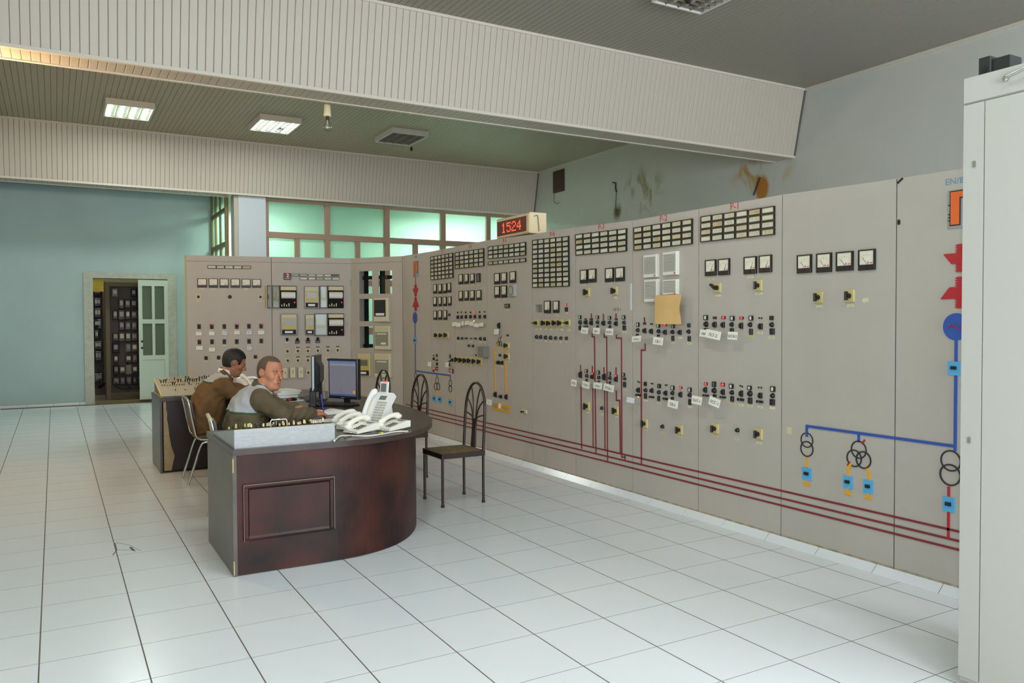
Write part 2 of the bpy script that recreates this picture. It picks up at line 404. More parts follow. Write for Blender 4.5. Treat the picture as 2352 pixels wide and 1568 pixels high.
def cat_rom(pts, n=6):
    P = [np.array(p, float) for p in pts]; P = [2*P[0]-P[1]]+P+[2*P[-1]-P[-2]]; out = []
    for i in range(1, len(P)-2):
        for k in range(n):
            t = k/n; a, b, c, d = P[i-1:i+3]
            out.append(.5*((2*b)+(-a+c)*t+(2*a-5*b+4*c-d)*t*t+(-a+3*b-3*c+d)*t**3))
    out.append(P[-2]); return out

# ------------------------------------------------------------------ room shell
XL, XW, YN, YF, H = -.75, 8.85, -6.5, 12.2, 4.55      # left wall, right wall, wall behind camera, far teal wall, ceiling
B1Y0, B1Y1, B2Y0, B2Y1, ZB = 3.42, 3.96, 10.20, 10.76, 3.665
LEAN = .18                                             # the beam faces lean back this much towards the bottom
XP = 4.19                                              # front of the long control board
# floor: concrete bed with one ceramic tile per cell
fb = MB(); fb.box(XL, XW, YN, YF, -.12, -.0012); fb.box(-.2, 3.2, YF, 15.2, -.12, -.0012)
floor = struct('floor', fb, m_grout)
T = .4
tm = MB(); g1, g2 = .0030, .0016
x0, x1, y0, y1 = g1, T-g1, g2, T-g2
tm.add([(x0,y0,-.0012),(x1,y0,-.0012),(x1,y1,-.0012),(x0,y1,-.0012),(x0,y0,0),(x1,y0,0),(x1,y1,0),(x0,y1,0)], [(4,5,6,7),(0,1,5,4),(1,2,6,5),(2,3,7,6),(3,0,4,7)])
tile_me = tm.mesh('floor_tile', m_tile); tile_me.materials.append(m_grout); tile_me.polygons.foreach_set('material_index', [0,1,1,1,1])
cells = []
for i in range(-2, 23):
    for j in range(-17, 31):
        xa, ya = i*T, j*T
        if xa < XL-.06 or xa+T > XW+.3 or ya < YN-.3 or ya+T > YF+.12: continue
        u, v, d = pj((xa+T/2, ya+T/2, 0))
        vis = d > .5 and -150 < u < IW+150 and v < IH+150 and xa < 4.1
        cells.append((0 if vis else 1, d, xa, ya))
cells.sort()
CRACK = on_z(290, 1262)
rest = MB()
for k, (nv, d, xa, ya) in enumerate(cells):
    if k < 300 and not nv:
        o = obj('floor_tile', tile_me, floor, (xa, ya, 0))
    else:
        x0, x1, y0, y1 = xa+g1, xa+T-g1, ya+g2, ya+T-g2
        rest.add([(x0,y0,-.0012),(x1,y0,-.0012),(x1,y1,-.0012),(x0,y1,-.0012),(x0,y0,0),(x1,y0,0),(x1,y1,0),(x0,y1,0)],
                 [(4,5,6,7),(0,1,5,4),(1,2,6,5),(2,3,7,6),(3,0,4,7)])
rm = rest.mesh('floor_tile_field', m_tile); rm.materials.append(m_grout); rm.polygons.foreach_set('material_index', [0,1,1,1,1]*(len(rest.f)//5)); o = obj('floor_tile_field', rm, floor); o['kind'] = 'stuff'
# the broken tile corner: cracks as thin dark slivers of missing glaze
cr = MB()
def sliver(px, w):
    P = [on_z(u, v, .0006) for u, v in px]
    for a, b in zip(P[:-1], P[1:]):
        d = (b-a); L = np.linalg.norm(d); d /= L; n = np.array([-d[1], d[0], 0]); cr.obox((a+b)/2, d, n, (0,0,1), L/2, w, .0004)
sliver([(265, 1246), (281, 1248), (299, 1252), (323, 1265)], .0012); sliver([(265, 1263), (300, 1262), (312, 1266)], .0016)
sliver([(264, 1247), (268, 1263), (259, 1274)], .003); sliver([(299, 1256), (308, 1264)], .007)
obj('tile_crack', cr, floor, mat=mat('crack_grey', (92, 88, 82), .9))

# walls
w = MB(); w.box(XL-.15, XL, YN, 15.2, 0, H); struct('wall_left', w, m_teal)
w = MB(); w.box(XW, XW+.15, YN, YF, 0, H); struct('wall_right', w, stained_wall())
# wall behind the camera with three tall windows
w = MB(); w.use(m_teal); 
xs = [XL, .2, 2.2, 3.0, 5.0, 5.8, 7.8, XW]
for a, b in zip(xs[0::2], xs[1::2]): w.box(a, b, YN-.15, YN, 0, H)
for a, b in ((.2, 2.2), (3.0, 5.0), (5.8, 7.8)): w.box(a, b, YN-.15, YN, 0, .9); w.box(a, b, YN-.15, YN, 3.3, H)
struct('wall_front', w)
for k, (a, b) in enumerate(((.2, 2.2), (3.0, 5.0), (5.8, 7.8))):
    fr = MB()
    for xx in (a+.03, (a+b)/2, b-.03): fr.box(xx-.03, xx+.03, YN-.12, YN-.06, .9, 3.3)
    for zz in (.93, 2.5, 3.27): fr.box(a, b, YN-.12, YN-.06, zz-.03, zz+.03)
    wn = struct('window_%d' % (k+3), fr, m_jamb)
    for xa, xb in ((a+.06, (a+b)/2-.03), ((a+b)/2+.03, b-.06)):
        for za, zb in ((.96, 2.47), (2.53, 3.24)):
            p = MB(); p.box(xa, xb, YN-.10, YN-.095, za, zb); obj('pane', p, wn, mat=m_glass)
# far teal wall with the doorway (door_1); the mint corridor wall lies right of the glazed side partition
dL = on_axis(211, 780, 1, YF)[0]; dR = on_axis(390, 780, 1, YF)[0]; dT = on_axis(300, 640, 1, YF)[2]
XPART = 2.74
w = MB(); w.use(m_teal)
w.box(XL, dL, YF, YF+.15, 0, H); w.box(dR, XPART, YF, YF+.15, 0, H); w.box(dL, dR, YF, YF+.15, dT, H)
w.use(m_mint); w.box(XPART, XW, YF, YF+.15, 0, H); struct('wall_back', w)
w = MB(); w.box(-.75, 3.4, 15.2, 15.3, 0, H); w.box(3.3, 3.4, YF+.15, 15.2, 0, H); struct('wall_relay_room', w, mat('dim_relay_room_paint', (150, 146, 110), .8))
# skirting
bb = MB()
bb.use(m_tile)
base_b = struct('baseboard_back', MB().box(XL, dL-.12, YF-.012, YF, 0, .055), m_grout)
x = XL
while x < dL-.12:
    xe = min(x+.398, dL-.12); p = MB(); p.box(x+.002, xe, YF-.02, YF-.012, .002, .052); obj('tile', p, base_b, mat=m_tile); x += .4
base_r = struct('baseboard_right', MB().prism([(4.150, 0), (4.215, 0), (4.215, .05), (4.193, .042)], -2.62, 6.1, 'xz'), m_grout)
y = -2.62
while y < 6.0:
    p = MB(); a = .0022
    vs = [(4.140, y+a, .001), (4.140, y+.4-a, .001), (4.188, y+.4-a, .046), (4.188, y+a, .046)]
    n = np.array([.007, 0, -.007])
    p.add(vs+[tuple(np.array(q)+n) for q in vs], [(0,1,2,3),(4,7,6,5),(0,4,5,1),(1,5,6,2),(2,6,7,3),(3,7,4,0)]); obj('tile', p, base_r, mat=m_tile); y += .4
base_l = struct('baseboard_left', MB().box(XL, XL+.02, YN, YF, 0, .055), m_tile)

# slatted ceiling: backing sheet + one slat per strip, both bays
cb = MB(); cb.box(XL-.15, XW+.15, YN, 15.3, H+.012, H+.12); ceil = struct('ceiling', cb, m_gap)
def slat_mesh(L, axis, wdt=.0685, th=.012):
    m = MB(); h = wdt/2; c = .006
    prof = [(-h, th), (-h, c), (-h+c*.3, c*.3), (-h+c, 0), (h-c, 0), (h-c*.3, c*.3), (h, c), (h, th)]     # (across, depth); depth 0 = visible face
    if axis == 'ceil': f = lambda a, d, t: (a, t, d)                       # runs along y, faces down
    elif axis == 'face': f = lambda a, d, t: (a, d, t)                     # runs along z, faces -y
    else: f = lambda a, d, t: (a, t, d)
    n = len(prof); vs = [f(a, d, 0) for a, d in prof]+[f(a, d, L) for a, d in prof]
    m.add(vs, [tuple(range(n)), tuple(range(2*n-1, n-1, -1))]+[(k, k+n, (k+1) % n+n, (k+1) % n) for k in range(n)])
    return fix_normals(m.mesh('slat'))
def with_mat(me, m): me.materials.clear(); me.materials.append(m); return me
SP = .07; NSL = int((XW-XL)/SP)
s_near = with_mat(slat_mesh(B1Y0-YN, 'ceil'), m_slat_c); s_rear = with_mat(slat_mesh(B2Y0-B1Y1, 'ceil'), mat('warm_lit_rear_ceiling_slat', (164, 152, 130), .45))  # rear slats carry the warm bulb light in their colour
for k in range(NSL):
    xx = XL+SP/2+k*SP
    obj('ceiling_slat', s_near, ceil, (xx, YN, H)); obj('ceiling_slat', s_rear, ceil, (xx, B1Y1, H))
def beam(y0, y1, name):
    yb_ = y0+LEAN; ang = math.atan2(LEAN, H-ZB); Lf = math.hypot(LEAN, H-ZB)-.02; cs, sn = math.cos(ang), math.sin(ang)
    b = MB(); b.prism([(y0+.014*cs, H+.01), (yb_+.014*cs, ZB+.014), (y1, ZB+.014), (y1, H+.01)], XL, XW, 'yz')
    bo = struct(name, b, m_gap)
    sf = with_mat(slat_mesh(Lf, 'face'), m_slat); sb = with_mat(slat_mesh(y1-yb_-.02, 'under'), m_slat)
    for k in range(NSL):
        xx = XL+SP/2+k*SP
        obj('beam_slat', sf, bo, (xx, yb_-.01*sn, ZB+.01*cs), (ang, 0, 0)); obj('soffit_slat', sb, bo, (xx, yb_+.01, ZB))
    for a0, a1, c0, c1 in ((yb_-.010, yb_+.03, ZB-.008, ZB+.022), (y1-.03, y1+.008, ZB-.008, ZB+.03), (y0-.010, y0+.03, H-.03, H-.001)):
        t = MB(); t.box(XL, XW, a0, a1, c0, c1); obj('edge_trim', t, bo, mat=m_trimw)
    return bo
beam(B1Y0, B1Y1, 'ceiling_beam'); beam(B2Y0, B2Y1, 'ceiling_beam')
for n_, (a0, a1) in enumerate(((YN, B1Y0-.01), (B1Y1+.01, B2Y0-.01))):
    t = MB(); t.box(XW-.03, XW, a0, a1, H-.03, H-.001); struct('trim_%d' % (n_+1), t, m_trimw)
# end trims where the beams meet the right wall
for n_, yy in enumerate((B1Y0, B2Y0)):
    t = MB(); t.prism([(yy-.012, H-.03), (yy+LEAN-.014, ZB+.02), (yy+LEAN+.016, ZB+.02), (yy+.018, H-.03)], XW-.025, XW-.001, 'yz'); struct('trim_%d' % (n_+3), t, mat('dark_edge_trim', (96, 92, 86), .6))

# pale column under the second beam, glazed partition beside it
YW = 10.44
cx0 = on_axis(548, 520, 1, YW)[0]; cx1 = on_axis(611, 520, 1, YW)[0]
c = MB(); c.use(m_col); c.box(cx0, cx1, YW, YW+.3, 0, ZB-.01); c.use(mat('beige_column_side', (178, 172, 156), .6)); c.box(cx0-.07, cx0, YW+.02, YW+.3, 0, ZB-.01)
struct('column', c)
def zW(u, v): return on_axis(u, v, 1, YW)[2]
def xWn(u, v=520): return on_axis(u, v, 1, YW)[0]
zt0 = ZB-.01; ztA = zW(690, 465)
z1a, z1b = zW(690, 534), zW(690, 547)
z2a, z2b = zW(842, 642), zW(842, 656)
z3a, z3b = 1.35, 1.22
fr = MB(); fr.use(m_brown)
fr.box(cx1, XW, YW+.10, YW+.18, ztA, zt0)
mull = [xWn(u) for u in (755.5, 893.5, 1023, 1127)]
stp = mull[-1]-mull[-2]
while mull[-1]+stp < XW-.2: mull.append(mull[-1]+stp)
edges = [cx1+.02]+mull+[XW-.02]
hw = .05
for xx in edges: fr.box(max(cx1, xx-hw), min(XW, xx+hw), YW+.09, YW+.19, .9, zt0)
for a, b in ((z1b, z1a), (z2b, z2a), (z3b, z3a), (.8, .92)): fr.box(cx1, XW, YW+.085, YW+.195, a, b)
halfs = [(p+q)/2 for p, q in zip(edges[:-1], edges[1:])]
for xx in halfs: fr.box(xx-.045, xx+.045, YW+.10, YW+.18, .92, z1b)
fr.use(m_mint); fr.box(cx1, XW, YW+.1, YW+.18, 0, .8)
win1 = struct('window_1', fr)
def pane(parent, x0, x1, z0, z1, y, m, nm='pane'):
    p = MB(); p.box(x0, x1, y, y+.005, z0, z1); return obj(nm, p, parent, mat=m)
for a, b in zip(edges[:-1], edges[1:]):
    pane(win1, a+hw, b-hw, z1a, ztA, YW+.135, m_gmint)
    h = (a+b)/2
    for za, zb in ((z2a, z1b), (z3a, z2b), (.92, z3b)):
        pane(win1, a+hw, h-.045, za, zb, YW+.135, m_gmint); pane(win1, h+.045, b-hw, za, zb, YW+.135, m_gmint)
# glazed side partition running back to the teal wall
fr = MB(); fr.use(m_olive)
ya, yb = YW+.3, YF
for yy in (ya+.03, ya+(yb-ya)*.38, ya+(yb-ya)*.70, yb-.03): fr.box(XPART-.03, XPART+.03, yy-.03, yy+.03, 0, H-.02)
for zz in (2.0, 2.85, 3.45): fr.box(XPART-.027, XPART+.027, ya+.061, yb-.061, zz-.035, zz+.035)
fr.use(m_mint); fr.box(XPART-.024, XPART+.024, ya+.061, yb-.061, 0, 1.0); fr.box(XPART-.024, XPART+.024, ya+.061, yb-.061, H-.4, H-.03)
win2 = struct('window_2', fr)
yy = [ya+.06, ya+(yb-ya)*.38-.03, ya+(yb-ya)*.38+.03, ya+(yb-ya)*.70-.03, ya+(yb-ya)*.70+.03, yb-.06]
for a, b in zip(yy[0::2], yy[1::2]):
    for za, zb in ((1.0, 1.965), (2.035, 2.815), (2.885, 3.415), (3.485, H-.4)):
        p = MB(); p.box(XPART-.003, XPART+.003, a, b, za, zb); obj('pane', p, win2, mat=m_gmint)
# corridor lamps behind the glass; the last two are added, hidden, to brighten the panes
def corridor_lamp(u0, u1, v, where):
    a = on_axis(u0, v, 1, 11.35); b = on_axis(u1, v, 1, 11.35); zc = a[2]
    t = thing('corridor_lamp', 'fluorescent strip lamp glowing behind '+where, 'lamp', ((a[0]+b[0])/2, 11.35, zc), 0, 'strip lamps in the corridor behind the glass')
    L = b[0]-a[0]
    k = MB(); k.box(-L/2, L/2, -.07, .07, .05, .09); obj('housing', k, t, mat=m_lampbox)
    k = MB(); k.cyl((-L/2+.02, 0, .025), (L/2-.02, 0, .025), .022, n=10); obj('tube', k, t, mat=m_lamp)
    for sx in (-1, 1):
        k = MB(); k.cyl((sx*L*.35, 0, .09), (sx*L*.35, 0, H-zc+.012), .006, n=6); obj('rod', k, t, mat=m_lampbox)
    l = bpy.data.lights.new('strip_light', 'AREA'); l.shape = 'RECTANGLE'; l.size = L; l.size_y = .12; l.energy = 52; l.color = (.95, 1, .97)
    lo = bpy.data.objects.new('strip_light', l); COL.objects.link(lo); lo.parent = t; lo.location = (0, 0, -.01)
corridor_lamp(966, 1016, 486, 'the third upper mint pane from the pale column'); corridor_lamp(1052, 1108, 490, 'the fourth upper mint pane from the pale column'); corridor_lamp(556, 606, 470, 'the pale column under the second beam, added out of sight to brighten the panes'); corridor_lamp(1165, 1222, 494, 'the digital clock and the glass partition, added to light the corridor')

# door_1: worn frame, half-glazed leaf, the other half of the doorway open
fr = MB(); fr.use(m_jamb)
fr.box(dL-.12, dL+.03, YF-.04, YF+.16, 0, dT+.1); fr.box(dR-.03, dR+.12, YF-.04, YF+.16, 0, dT+.1); fr.box(dL+.03, dR-.03, YF-.04, YF+.16, dT, dT+.1)
fr.use(mat('worn_threshold', (120, 104, 72), .7)); fr.box(dL+.03, dR-.03, YF-.02, YF+.15, 0, .045)
door = struct('door_1', fr)
lx0 = on_axis(319, 780, 1, YF-.05)[0]; lx1 = dR-.03; Wd = lx1-lx0; lz1 = dT-.02
leaf = MB(); st = .065; gz0 = .86; gm = on_axis(350, 738, 1, YF)[2]; hs = .024
leaf.box(0, st, 0, .045, .05, lz1); leaf.box(Wd-st, Wd, 0, .045, .05, lz1); leaf.box(st, Wd-st, 0, .045, lz1-.11, lz1)
leaf.box(st, Wd-st, 0, .045, .05, .12); leaf.box(st, Wd-st, 0, .045, gz0-.08, gz0); leaf.box(st, Wd-st, 0, .045, gm-.04, gm+.04)
leaf.box(Wd/2-hs, Wd/2+hs, .001, .044, gz0, gm-.04); leaf.box(Wd/2-hs, Wd/2+hs, .001, .044, gm+.04, lz1-.11); leaf.box(st, Wd-st, .012, .035, .12, gz0-.08)
lf = obj('door_leaf', leaf, door, (lx0, YF-.07, 0), mat=m_doorw)
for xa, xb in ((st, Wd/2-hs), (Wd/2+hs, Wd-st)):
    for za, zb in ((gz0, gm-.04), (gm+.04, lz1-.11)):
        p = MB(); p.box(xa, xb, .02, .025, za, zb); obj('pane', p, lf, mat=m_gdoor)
for zz in (1.0, 1.12):
    p = MB(); p.cyl((.05, -.012, zz), (.05, 0, zz), .02, n=10); obj('keyhole', p, lf, mat=m_blkm)
# relay racks seen through the doorway
def rack(x0, x1, y, h, label, seed, cols, rows, cw):
    r = random.Random(seed)
    t = thing('relay_rack', label, 'relay rack', ((x0+x1)/2, y, 0)); w2 = (x1-x0)/2
    f = MB(); f.box(-w2, -w2+.07, 0, .5, 0, h); f.box(w2-.07, w2, 0, .5, 0, h); f.box(-w2+.07, w2-.07, .002, .498, h-.08, h-.001); f.box(-w2+.07, w2-.07, .1, .498, 0, .12)
    obj('frame', f, t, mat=mat('rack_frame_brown', (112, 96, 72), .6))
    b = MB(); b.box(-w2+.07, w2-.07, .12, .16, .12, h-.08); obj('back_board', b, t, mat=mat('rack_board', (88, 80, 78), .7))
    for i in range(rows):
        zc = h-.2-(h-.55)*i/(rows-1)
        for j in range(cols):
            if r.random() < .12: continue
            xc = -w2+.11+(2*w2-.22)*(j+.5)/cols; ww = cw*(.8+.3*r.random()); hh = min(.11, (h-.55)/(rows-1)*.42)*(.8+.3*r.random())
            p = MB(); p.bev(xc-ww, xc+ww, .02, .12, zc-hh, zc+hh, .012); q = r.random()
            o = obj('relay', p, t, mat=m_relay if q < .6 else (m_relay2 if q < .85 else m_blkm))
            p = MB(); p.box(xc-ww*.55, xc+ww*.55, .014, .02, zc-hh*.3, zc+hh*.6); obj('relay_window', p, o, mat=m_cream if r.random() < .35 else m_lcd)
    for k in range(3):
        p = MB(); p.tube(cat_rom([(-w2+.15+k*.1, .08, .5+.1*k), (-w2+.2+k*.2, -.02, .22), (0+k*.1, -.08, .2+.04*k), (w2-.15, .02, .13)]), .012, 6); obj('cable', p, t, mat=m_blkm)
rx0 = on_axis(243, 780, 1, 13.1)[0]; rx1 = on_axis(335, 780, 1, 13.1)[0]
rack(rx0, rx1+.5, 13.0, on_axis(280, 648, 1, 13.0)[2], 'dark relay rack with rows of small instruments seen through the open doorway', 3, 9, 9, .055)
rack(on_axis(205, 780, 1, 14.3)[0], on_axis(246, 780, 1, 14.3)[0], 14.3, 2.3, 'narrow pale relay rack standing further back behind the doorway', 5, 2, 9, .045)
y_ = on_axis(226, 652, 1, 12.7)
ys = MB(); ys.box(-.10, .10, 0, .02, -.11, .11); s_ = obj('yellow_sign', ys, None, (y_[0], 12.99, y_[2]-.02), mat=m_yel); tag(s_, 'plain square yellow sign hung high in the dark doorway', 'sign')
k = MB(); k.cyl((0, .01, .11), (0, .01, H+.012-(y_[2]-.02)), .004, n=6); obj('hanger', k, s_, mat=m_yel)


# ------------------------------------------------------------------ control board
PROT = {'mt': .011, 'ys': .010, 'yl': .010, 'yh': .010, 'yc': .010, 'sq': .018, 'sg': .018, 'sb': .018, 'bk': .016, 'sw': .022, 'rl': .008, 'dl': .008, 'br': .008, 'ti': .0, 'lb': 0, 'lo': 0}
class Panel:
    """one bay of the board; local X = right along the front, Y = into the board, Z = up"""
    def __init__(s, A, B, zta, ztb, label, holes_px=(), zb=.045, depth=.40, side=None, extra_holes=(), trim=False):
        s.A = np.array([A[0], A[1], 0.]); B = np.array([B[0], B[1], 0.]); s.e = (B-s.A); s.w = np.linalg.norm(s.e); s.e /= s.w
        s.y = np.array([-s.e[1], s.e[0], 0]); s.n = -s.y
        s.root = thing('control_panel', label, 'control panel', tuple(s.A), math.atan2(s.e[1], s.e[0]))
        s.zta, s.ztb = zta, ztb
        holes = [s.boxpx(*h) for h in holes_px]; s.holes = holes
        g = .0032
        mb = MB(); mb.use(m_panel); plate(mb, g, s.w-g, zb, zta, ztb, .012, holes); obj('front_plate', mb, s.root)
        d = MB(); d.use(m_panel)
        d.box(g, g+.004, .012, depth, zb, zta-.001); d.box(s.w-g-.004, s.w-g, .012, depth, zb, ztb-.001)
        d.add([(g, .012, zta-.004), (s.w-g, .012, ztb-.004), (s.w-g, depth, ztb-.004), (g, depth, zta-.004), (g, .012, zta-.001), (s.w-g, .012, ztb-.001), (s.w-g, depth, ztb-.001), (g, depth, zta-.001)],
              [(0,3,2,1),(4,5,6,7),(0,1,5,4),(1,2,6,5),(2,3,7,6),(3,0,4,7)])
        d.use(m_dark); d.box(s.w-g, s.w-.0003, .006, .02, zb, ztb-.002); d.box(g, s.w-g, .02, depth, 0, zb)
        obj('cabinet_body', d, s.root)
    def loc(s, u, v):
        P = on_plane(u, v, s.A, s.n); return (P-s.A)@s.e, P[2]
    def shear(s, u, v):
        d = ray(u, v); return (d@s.e)/(d@s.y)
    def boxpx(s, u0, v0, u1, v1):
        um, vm = (u0+u1)/2, (v0+v1)/2
        a = s.loc(u0, vm)[0]; b = s.loc(u1, vm)[0]; zt = s.loc(um, v0)[1]; zb = s.loc(um, v1)[1]
        return a, b, zb, zt
CACHE = {}
def cached(key, fn):
    if key not in CACHE:
        r = fn(); CACHE[key] = fix_normals(r.mesh(key[0])) if isinstance(r, MB) else r
    return CACHE[key]
def q3(x): return round(x*400)/400
def put(P, name, me, x, z, y=0., parent=None, ry=0.):
    o = bpy.data.objects.new(name, me); COL.objects.link(o); o.parent = parent or P.root; o.location = (x, y, z)
    if ry: o.rotation_euler = (0, ry, 0)
    return o
def d_meter(P, x0, x1, z0, z1, ang=None, tone=None):
    w, h = q3(x1-x0), q3(z1-z0)
    def case():
        m = MB(); m.use(m_blk); b = w*.085; zl = -h/2+h*.27
        m.box(-w/2, w/2, -.008, 0, -h/2, h/2)
        m.bev(-w/2, w/2, -.016, -.008, -h/2, zl, .003)
        m.box(-w/2, -w/2+b, -.014, -.008, zl, h/2); m.box(w/2-b, w/2, -.014, -.008, zl, h/2); m.box(-w/2+b, w/2-b, -.014, -.008, h/2-b*.8, h/2)
        m.use(m_blkm); m.cyl((0, -.018, -h/2+h*.13), (0, -.016, -h/2+h*.13), w*.07, n=10); return m
    def dial():
        m = MB(); m.use(m_dial); b = w*.085; zl = -h/2+h*.27; m.box(-w/2+b, w/2-b, -.0105, -.0085, zl, h/2-b*.8)
        m.use(m_needle); R = h*.52
        for k in range(7):
            a = math.radians(50-100*k/6); c = (math.sin(-a)*R, -.0108, zl-h*.05+math.cos(a)*R)
            m.obox(c, (math.cos(a), 0, math.sin(-a)), (0,1,0), (math.sin(-a)*-1 if False else math.sin(-a), 0, math.cos(a)), w*.008, .0003, h*.022)
        m.use(m_redink); m.box(w*.05, w*.16, -.0109, -.0105, zl+h*.05, zl+h*.10); m.box(w*.22, w*.36, -.0109, -.0105, zl+h*.05, zl+h*.10); m.box(w*.05, w*.14, -.0109, -.0105, zl+h*.12, zl+h*.15)
        return m
    def needle():
        m = MB(); m.use(m_needle); m.box(-w*.008, w*.008, -.0130, -.0122, 0, h*.42); return m
    o = put(P, 'meter', cached(('meter_case', w, h), case), (x0+x1)/2, (z0+z1)/2)
    put(P, 'dial', cached(('dial', w, h), dial), 0, 0, parent=o)
    put(P, 'needle', cached(('needle', w, h), needle), w*.05, -h/2+h*.28, parent=o, ry=math.radians(ang if ang is not None else random.choice((-46, -42, -38, -30, 24, 30))))
    return o
def d_tile(P, x0, x1, z0, z1):
    w, h = q3(x1-x0), q3(z1-z0)
    def frame():
        m = MB(); m.use(m_blk); b = min(w, h)*.15; m.box(-w/2, w/2, -.008, 0, -h/2, h/2)
        m.box(-w/2, -w/2+b, -.016, -.008, -h/2, h/2); m.box(w/2-b, w/2, -.016, -.008, -h/2, h/2); m.box(-w/2+b, w/2-b, -.016, -.008, -h/2, -h/2+b); m.box(-w/2+b, w/2-b, -.016, -.008, h/2-b, h/2); return m
    def card():
        m = MB(); m.use(m_tilep); b = min(w, h)*.15; m.box(-w/2+b, w/2-b, -.0105, -.0082, -h/2+b, h/2-b); return m
    o = put(P, 'annunciator_tile', cached(('tile_frame', w, h), frame), (x0+x1)/2, (z0+z1)/2)
    put(P, 'name_card', cached(('tile_card', w, h), card), 0, 0, parent=o); return o
def d_yplate(P, x0, x1, z0, z1, style='T', m=None):
    w, h = max(.03, q3(x1-x0)), q3(z1-z0)
    pm = m or m_yplate
    def pl_():
        k = MB(); k.use(pm); k.bev(-w/2, w/2, -.012, 0, -h/2, h/2, .003); return k
    def kn():
        k = MB(); k.use(m_blk); r = min(w, h)*.26
        k.cyl((0, -.012, 0), (0, -.035, 0), r, r*.85, 14)
        if style == 'T': k.bev(-w*.10, w*.10, -.052, -.03, -h*.36, h*.36, .004)
        elif style == 'L': k.obox((-w*.1, -.045, h*.12), (-.8, 0, .6), (0,1,0), (.6, 0, .8), h*.42, .014, w*.09)
        elif style == 'H': k.bev(-w*.42, w*.42, -.055, -.03, -h*.07, h*.07, .003)
        else: k.bev(-w*.06, w*.06, -.05, -.03, -h*.26, h*.26, .003)
        return k
    o = put(P, 'rotary_switch', cached(('rotary_plate', w, h, pm.name), pl_), (x0+x1)/2, (z0+z1)/2)
    put(P, 'knob', cached(('rotary_knob', w, h, style), kn), 0, 0, parent=o); return o
def d_knob(P, x, z, r):
    r = max(.008, round(r*250)/250)
    def f():
        m = MB(); m.use(m_blk); m.lathe([(r, 0), (r, .007), (r*.8, .010), (r*.75, .019), (r*.62, .021)], n=16, axis='y'); m.use(m_blkm); m.bev(-r*.12, r*.12, -.025, -.019, -r*.7, r*.7, .002); return m
    return put(P, 'round_knob', cached(('round_knob', r), f), x, z)
def d_black(P, x0, x1, z0, z1, lever=False):
    w, h = q3(x1-x0), q3(z1-z0); w = max(w, .01); h = max(h, .01)
    def f():
        m = MB(); m.use(m_blk); m.bev(-w/2, w/2, -.014, 0, -h/2, h/2, .003); 
        if not lever: m.use(m_blkm); m.bev(-w*.34, w*.34, -.018, -.014, -h*.34, h*.34, .002)
        return m
    o = put(P, 'control_switch' if lever else 'push_button_block', cached(('black_block', w, h, lever), f), (x0+x1)/2, (z0+z1)/2)
    if lever:
        def g():
            m = MB(); m.use(m_blkm); m.cyl((0, -.014, 0), (0, -.020, 0), min(w, h)*.32, n=12); m.bev(-w*.13, w*.13, -.034, -.018, -h*.34, h*.34, .004); return m
        put(P, 'lever', cached(('lever', w, h), g), 0, 0, parent=o)
    return o
def d_square(P, x0, x1, z0, z1, face=None):
    w, h = q3(x1-x0), q3(z1-z0); fm = face or m_white
    def f():
        m = MB(); m.use(m_blk); b = min(w, h)*.14; m.box(-w/2, w/2, -.009, 0, -h/2, h/2)
        m.box(-w/2, -w/2+b, -.017, -.009, -h/2, h/2); m.box(w/2-b, w/2, -.017, -.009, -h/2, h/2); m.box(-w/2+b, w/2-b, -.017, -.009, -h/2, -h/2+b); m.box(-w/2+b, w/2-b, -.017, -.009, h/2-b, h/2); return m
    def g():
        m = MB(); m.use(fm); b = min(w, h)*.14; m.bev(-w/2+b, w/2-b, -.0155, -.0092, -h/2+b, h/2-b, .002); return m
    o = put(P, 'square_lamp', cached(('square_lamp', w, h), f), (x0+x1)/2, (z0+z1)/2); put(P, 'lamp_face', cached(('lamp_face', w, h, fm.name), g), 0, 0, parent=o); return o
def d_red(P, x0, x1, z0, z1, lm=None):
    w, h = q3(x1-x0), q3(z1-z0); w = max(w, .012); h = max(h, .01); lm = lm or m_redlit
    def f():
        m = MB(); m.use(m_blkm); m.bev(-w/2, w/2, -.010, 0, -h/2, h/2, .002); return m
    def g():
        m = MB(); m.use(lm); m.ball((w*.12, -.010, 0), (h*.42, .010, h*.42), 10, 6); return m
    o = put(P, 'indicator_lamp', cached(('lamp_base', w, h), f), (x0+x1)/2, (z0+z1)/2); put(P, 'lens', cached(('lens', w, h, lm.name), g), 0, 0, parent=o); return o
def d_dot(P, x, z, r, lm):
    r = max(.005, round(r*500)/500)
    def f():
        m = MB(); m.use(m_cream if lm is m_amber else m_blkm); m.cyl((0, 0, 0), (0, -.006, 0), r*1.15, n=10); m.use(lm); m.ball((0, -.006, 0), (r*.85, r*.8, r*.85), 8, 6); return m
    return put(P, 'pilot_lamp', cached(('pilot', r, lm.name), f), x, z)
def d_label(P, x0, x1, z0, z1, m=None):
    w, h = q3(x1-x0), q3(z1-z0); w = max(w, .01); h = max(h, .005); m = m or m_lab
    def f():
        k = MB(); k.use(m); k.box(-w/2, w/2, -.002, 0, -h/2, h/2); return k
    return put(P, 'label_plate', cached(('label', w, h, m.name), f), (x0+x1)/2, (z0+z1)/2)
def d_bar(P, x0, x1, z0, z1):
    w, h = q3(x1-x0), max(.01, q3(z1-z0))
    def f():
        k = MB(); k.use(m_blk); k.bev(-w/2, w/2, -.014, 0, -h/2, h/2, .002); k.use(m_btn); k.cyl((0, -.014, 0), (0, -.018, 0), h*.25, n=8); return k
    return put(P, 'fuse_link', cached(('fuse', w, h), f), (x0+x1)/2, (z0+z1)/2)
def zoom(ox, oy, s):
    return lambda x, y: (ox+x*s, oy+y*s)
